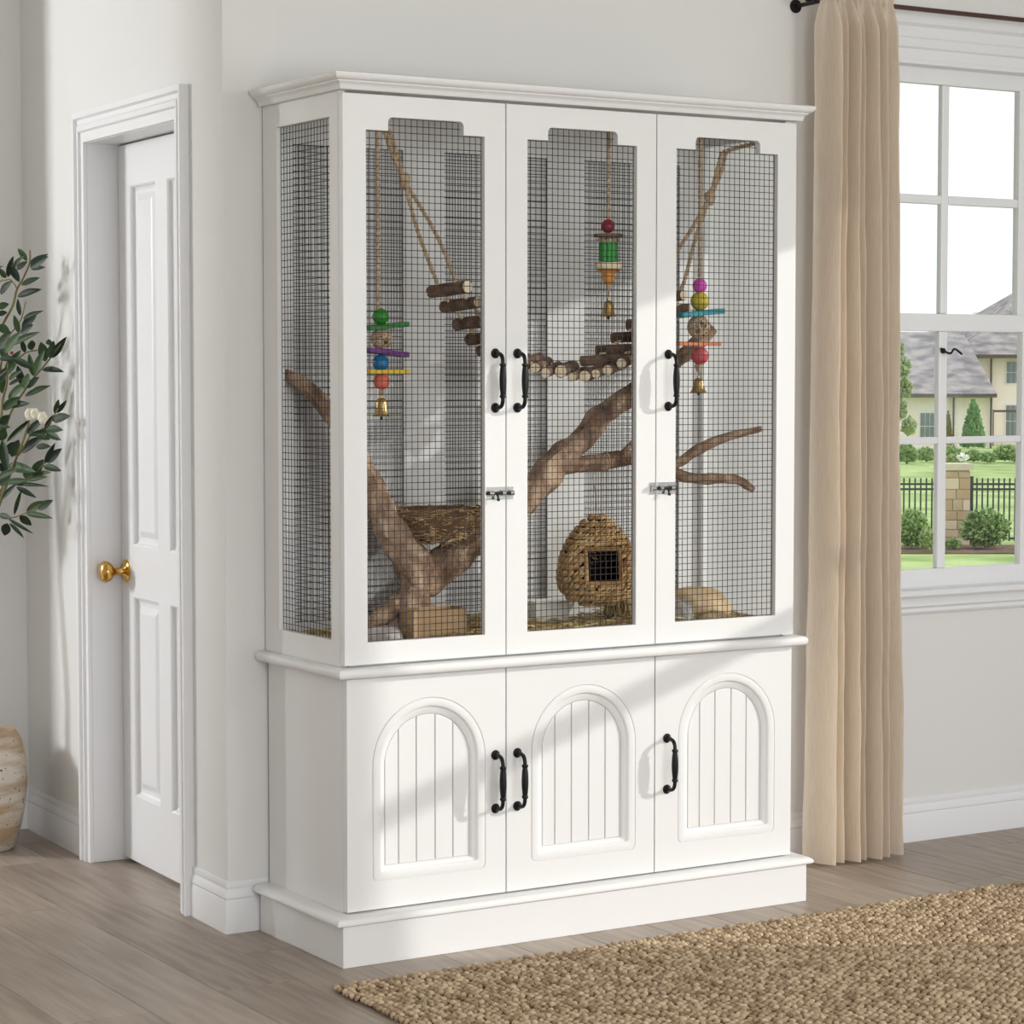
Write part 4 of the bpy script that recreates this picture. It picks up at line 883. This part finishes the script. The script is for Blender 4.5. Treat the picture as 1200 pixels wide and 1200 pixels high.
# stone pillar
a0, a1 = ea(1107.5, FB), ea(1139, FB); zt = ez(551, FB)
pil = thing('stone_pillar', fl((a0+a1)/2, FB + .2, GZ), 'squared stone gate pillar with pale cap in the iron fence', 'pillar')
build(gbox(MB(), a0 + .015, a1 - .015, FB + .015, FB + .4, GZ, zt), 'core', M_MORT, pil)
rs = random.Random(3); z = GZ + .01; hs = []
while z < zt - .03:
    h = min(rs.uniform(.10, .19), zt - z - .002); a = a0; side = 0
    while a < a1 - .02:
        w_ = rs.uniform(.13, .24); 
        if a1 - (a + w_) < .09: w_ = a1 - a
        build(gbox(MB(), a + .006, a + w_ - .006, FB - rs.uniform(0, .012), FB + .12, z + .006, z + h - .006), 'stone', M_PST, pil); a += w_
    for c, d in ((FB + .125, FB + .26), (FB + .265, FB + .4)):
        build(gbox(MB(), a0 - rs.uniform(0, .012), a0 + .10, c, d, z + .006, z + h - .006), 'stone', M_PST, pil); build(gbox(MB(), a1 - .10, a1 + rs.uniform(0, .012), c, d, z + .006, z + h - .006), 'stone', M_PST, pil)
    z += h
build(gbox(MB(), a0 - .035, a1 + .035, FB - .04, FB + .44, zt, ez(543.5, FB)), 'cap', M_CAP, pil)
# fence
def fence(pa, pb, label):
    a0, a1 = ea(pa, FB), ea(pb, FB); r = thing('iron_fence', fl((a0+a1)/2, FB + .2, GZ), label, 'fence'); b = FB + .2
    for py in (568, 574, 632): zz = ez(py, FB); build(gbox(MB(), a0, a1, b - .014, b + .014, zz - .016, zz + .016), 'rail', M_FENCE, r)
    n = int((pb - pa)/6.1); zt = ez(561, FB)
    for k in range(n+1):
        a = a0 + (a1-a0)*k/n; wd = .026 if k in (0, n) else .011; build(gbox(MB(), a - wd, a + wd, b - wd*.9 - .002, b + wd*.9 + .002, GZ if wd > .02 else GZ + .06, zt + (.03 if wd > .02 else 0)), 'post' if wd > .02 else 'picket', M_FENCE, r)
fence(1030, 1103, 'black iron picket fence between curtain and stone pillar'); fence(1143, 1240, 'black iron picket fence on far side of pillar behind the round bush')
# foliage
def foliage(root, name, c, rx, ry, rz, n, sz, m_, shape='ball', seed=0):
    r_ = np.random.default_rng(seed); ce = []
    d = r_.normal(size=(n, 3)); d /= np.linalg.norm(d, axis=1)[:, None]
    if shape == 'cone':
        t = 1 - np.sqrt(r_.random(n)); a = r_.random(n)*6.283; rad = (1 - t)**.75*r_.uniform(.8, 1.05, n)
        P = np.stack([rad*np.cos(a)*rx, rad*np.sin(a)*ry, (t*2 - 1)*rz], 1); d = np.stack([np.cos(a), np.sin(a), .3 + 0*a], 1); upb = 1.0
    else:
        bump_ = np.array([1 + .22*noise.noise(Vector(v)*2.2 + Vector((seed, 0, 0))) for v in d]); P = d*bump_[:, None]*r_.uniform(.72, 1.02, n)[:, None]*np.array([rx, ry, rz]); upb = .3
    P = P + np.array(c); P[:, 2] = np.maximum(P[:, 2], GZ + .022 + sz*1.2)
    ax = d + r_.normal(0, .5, (n, 3)); ax[:, 2] += upb; ax /= np.linalg.norm(ax, axis=1)[:, None]
    bx = np.cross(ax, r_.normal(size=(n, 3))); bx /= np.linalg.norm(bx, axis=1)[:, None]; cx = np.cross(ax, bx)
    k = r_.uniform(.7, 1.3, n)[:, None]*sz
    return build_np(lumps(P, ax*k, bx*k*.55, cx*k*.18, 5, (.9, 1.57, 2.24)), name, m_, root, tint=r_.random(n), kind='stuff')
def bush(px, pyt, pyb, wpx, b, label, m_=None, n=700, sz=.045, group=None, name='bush', shape='ball', core=None):
    zt, zb = ez(pyt, b), max(GZ + (.021 if b < FB else 0), ez(pyb, b)); hw = wpx/2/F*b; hz = (zt - zb)/2
    c = Vector(fl(ea(px, b), b, zb + hz)); r = thing(name, (c.x, c.y, zb), label, 'bush' if shape == 'ball' else 'tree', group)
    if shape == 'ball': build(MB().ball(c, 1, 16, (hw*.74, hw*.74, hz*.76), rough=.2, seed=px), 'inner_growth', core or m_ or M_BUSH, r, smooth=60)
    else: build(MB().lathe([(.0001, -hz), (hw*.7, -hz*.95), (hw*.6, -hz*.2), (hw*.3, hz*.5), (.0001, hz*.92)], c, 14), 'inner_growth', m_ or M_BUSH, r, smooth=60)
    foliage(r, 'foliage', c, hw, hw, hz, n, sz, m_ or M_BUSH, shape, int(px))
    build(MB().tube([(c.x, c.y, zb - .0), (c.x, c.y, zb + hz*.5)], .02*b/36, 6), 'stem', M_TRUNK, r); return r
bush(1157, 597, 641, 54, 35.75, 'round dense green bush at the foot of the pillar by mulch', n=1100)
bush(1071, 597, 641, 36, 35.75, 'loose grey-green bush before the fence next to the curtain', n=700)
bush(1089, 619, 645, 18, 35.12, 'small low pale bush between grey-green bush and pillar', M_TREE, n=350, sz=.035)
bush(1120, 632, 643, 16, 35.6, 'tiny bright green tuft right before the pillar base', n=200, sz=.035)
fb = bush(1119, 534, 545, 24, 44, 'white flowering shrub showing above the pillar cap', M_TREE, n=300, sz=.05)
foliage(fb, 'flowers', fl(ea(1127, 44), 43.8, ez(536, 44)), .12, .1, .06, 60, .035, M_WFL, 'ball', 77)
HB = 85
for k, (px, w_, t, b_, l) in enumerate(((1064, 24, 522, 545, 'bright rounded hedge bush below the house next to curtain'), (1087, 20, 526, 541, 'dark low hedge bush beside the brightest hedge bush'), (1115, 18, 523, 541, 'green hedge bush under the brown conifer'), (1142, 16, 529, 541, 'low hedge bush under the tall green conifer'), (1160, 16, 532, 541, 'smallest hedge bush between conifer and downspout'), (1182, 28, 523, 539, 'wide hedge bush under the lower shuttered window'), (1196, 18, 529, 543, 'hedge bush at the far end of the hedge row'))):
    bush(px, t, b_, w_, 70 + 1.1*(k % 2), l, n=260, sz=.09, group='hedge bushes before the house')
bush(1141.5, 468, 522, 27, 76, 'tall dense green cone shaped conifer before the house wall', M_CON, n=1100, sz=.10, name='conifer', shape='cone')
bush(1112, 482, 520, 9, 76, 'slim brownish conifer against the house wall', M_CON2, n=400, sz=.07, name='conifer', shape='cone')
tb = 60; tr_ = thing('garden_tree', fl(ea(1052, tb), tb, GZ), 'thin pale green young tree growing beside the curtain edge', 'tree')
tp_ = Vector(fl(ea(1052, tb), tb, 0)); build(MB().tube([(tp_.x, tp_.y, GZ), (tp_.x, tp_.y, ez(430, tb))], [.05, .02], 7), 'trunk', M_TRUNK, tr_)
for k, (px, py, r) in enumerate(((1058, 430, 9), (1062, 455, 9), (1054, 480, 12), (1066, 500, 8), (1050, 410, 10))):
    foliage(tr_, 'foliage', fl(ea(px, tb), tb + .2*(k % 3), ez(py, tb)), r/F*tb, r/F*tb, r*1.2/F*tb, 170, .075, M_TREE, 'ball', 40 + k)
# house
house = thing('stucco_house', fl(ea(1150, HB), HB + 5, GZ), 'cream stucco house with grey slate hip roofs beyond the lawn', 'house')
build(gbox(MB(), ea(985, HB), ea(1164, HB), HB, HB + 9, GZ, ez(461, HB)), 'wing_wall', M_STUCCO, house)
build(gbox(MB(), ea(1129, HB + 4), ea(1300, HB + 4), HB + 4, HB + 16, GZ, ez(417, HB + 4)), 'main_wall', M_STUCCO, house)
def hip(name, pl, pr, pye, ridge0, ridge1, pyr, b0, b1, label=None):
    ze, zr = ez(pye, b0), ez(pyr, (b0+b1)/2); bm_ = (b0+b1)/2; th = .12
    v = [fl(ea(pl, b0), b0, ze), fl(ea(pr, b0), b0, ze), fl(ea(pr, b0), b1, ze), fl(ea(pl, b0), b1, ze), fl(ea(ridge0, bm_), bm_, zr), fl(ea(ridge1, bm_), bm_, zr)]
    v += [(p[0], p[1], p[2] - th) for p in v[:4]]
    return build(MB().add(v, [(0,1,5,4), (1,2,5), (2,3,4,5), (3,0,4), (0,6,7,1), (1,7,8,2), (2,8,9,3), (3,9,6,0), (6,9,8,7)]), name, M_ROOF, house)
r1 = hip('wing_roof', 975, 1169, 462, 1040, 1128, 389, HB - .6, HB + 9.6)
r2 = hip('main_roof', 1124, 1305, 416, 1212, 1240, 328, HB + 3.4, HB + 16.6)
r3 = hip('rear_roof', 1085, 1250, 405, 1150, 1200, 366, HB + 14, HB + 26)
build(gbox(MB(), ea(1142, HB + 20), ea(1152, HB + 20), HB + 19.5, HB + 20.5, ez(380, HB + 20), ez(366, HB + 20)), 'chimney', M_STUCCO, r3)
gut = lambda pl, pr, py, b: build(gbox(MB(), ea(pl, b), ea(pr, b), b - .12, b + .08, ez(py + 3.2, b), ez(py - .6, b)), 'gutter', M_GUTTER, house)
gut(975, 1168, 462, HB - .65); gut(1124, 1305, 416, HB + 3.3)
for px, t, b_ in ((1118, 465, HB - .1), (1162, 466, HB - .1), (1161.5, 420, HB + 3.9)):
    build(gbox(MB(), ea(px - .9, b_), ea(px + .9, b_), b_ - .06, b_ + .02, GZ, ez(t, b_)), 'downspout', M_GUTTER, house)
def hwin(x0, x1, y0, y1, b):
    o = build(gbox(MB(), ea(x0 - 1.2, b), ea(x1 + 1.2, b), b - .06, b, ez(y1 + 1.5, b), ez(y0 - 1.2, b)), 'window', M_WINF, house)
    n = 3; k = (x1-x0)/n
    for c in range(n):
        for y_a, y_b in ((y0, (y0+y1)/2 - .4), ((y0+y1)/2 + .4, y1)): build(gbox(MB(), ea(x0 + k*c + .35, b), ea(x0 + k*(c+1) - .35, b), b - .08, b - .05, ez(y_b, b), ez(y_a, b)), 'pane', M_WING, o)
hwin(1078.5, 1096, 484, 515, HB); hwin(1179, 1196, 424, 449, HB + 4); hwin(1179, 1195, 475, 512, HB + 4)
pg = MB(); b_ = HB + 2.5; gbox(pg, ea(1152, b_), ea(1200, b_), b_ - .08, b_ + .08, ez(483, b_), ez(480.5, b_)); gbox(pg, ea(1163, b_), ea(1165, b_), b_ - .08, b_ + .08, GZ, ez(480, b_)); build(pg, 'pergola', M_GUTTER, house)

# ------------------------------------------------------------------ to metres
for me in bpy.data.meshes: me.transform(Matrix.Scale(S, 4))
for o in bpy.data.objects:
    if o.type in ('MESH', 'EMPTY') :
        if o.data is leafmesh and o.type == 'MESH':
            o.location = o.location*S      # leaf data is already scaled
        else: o.location = o.location*S
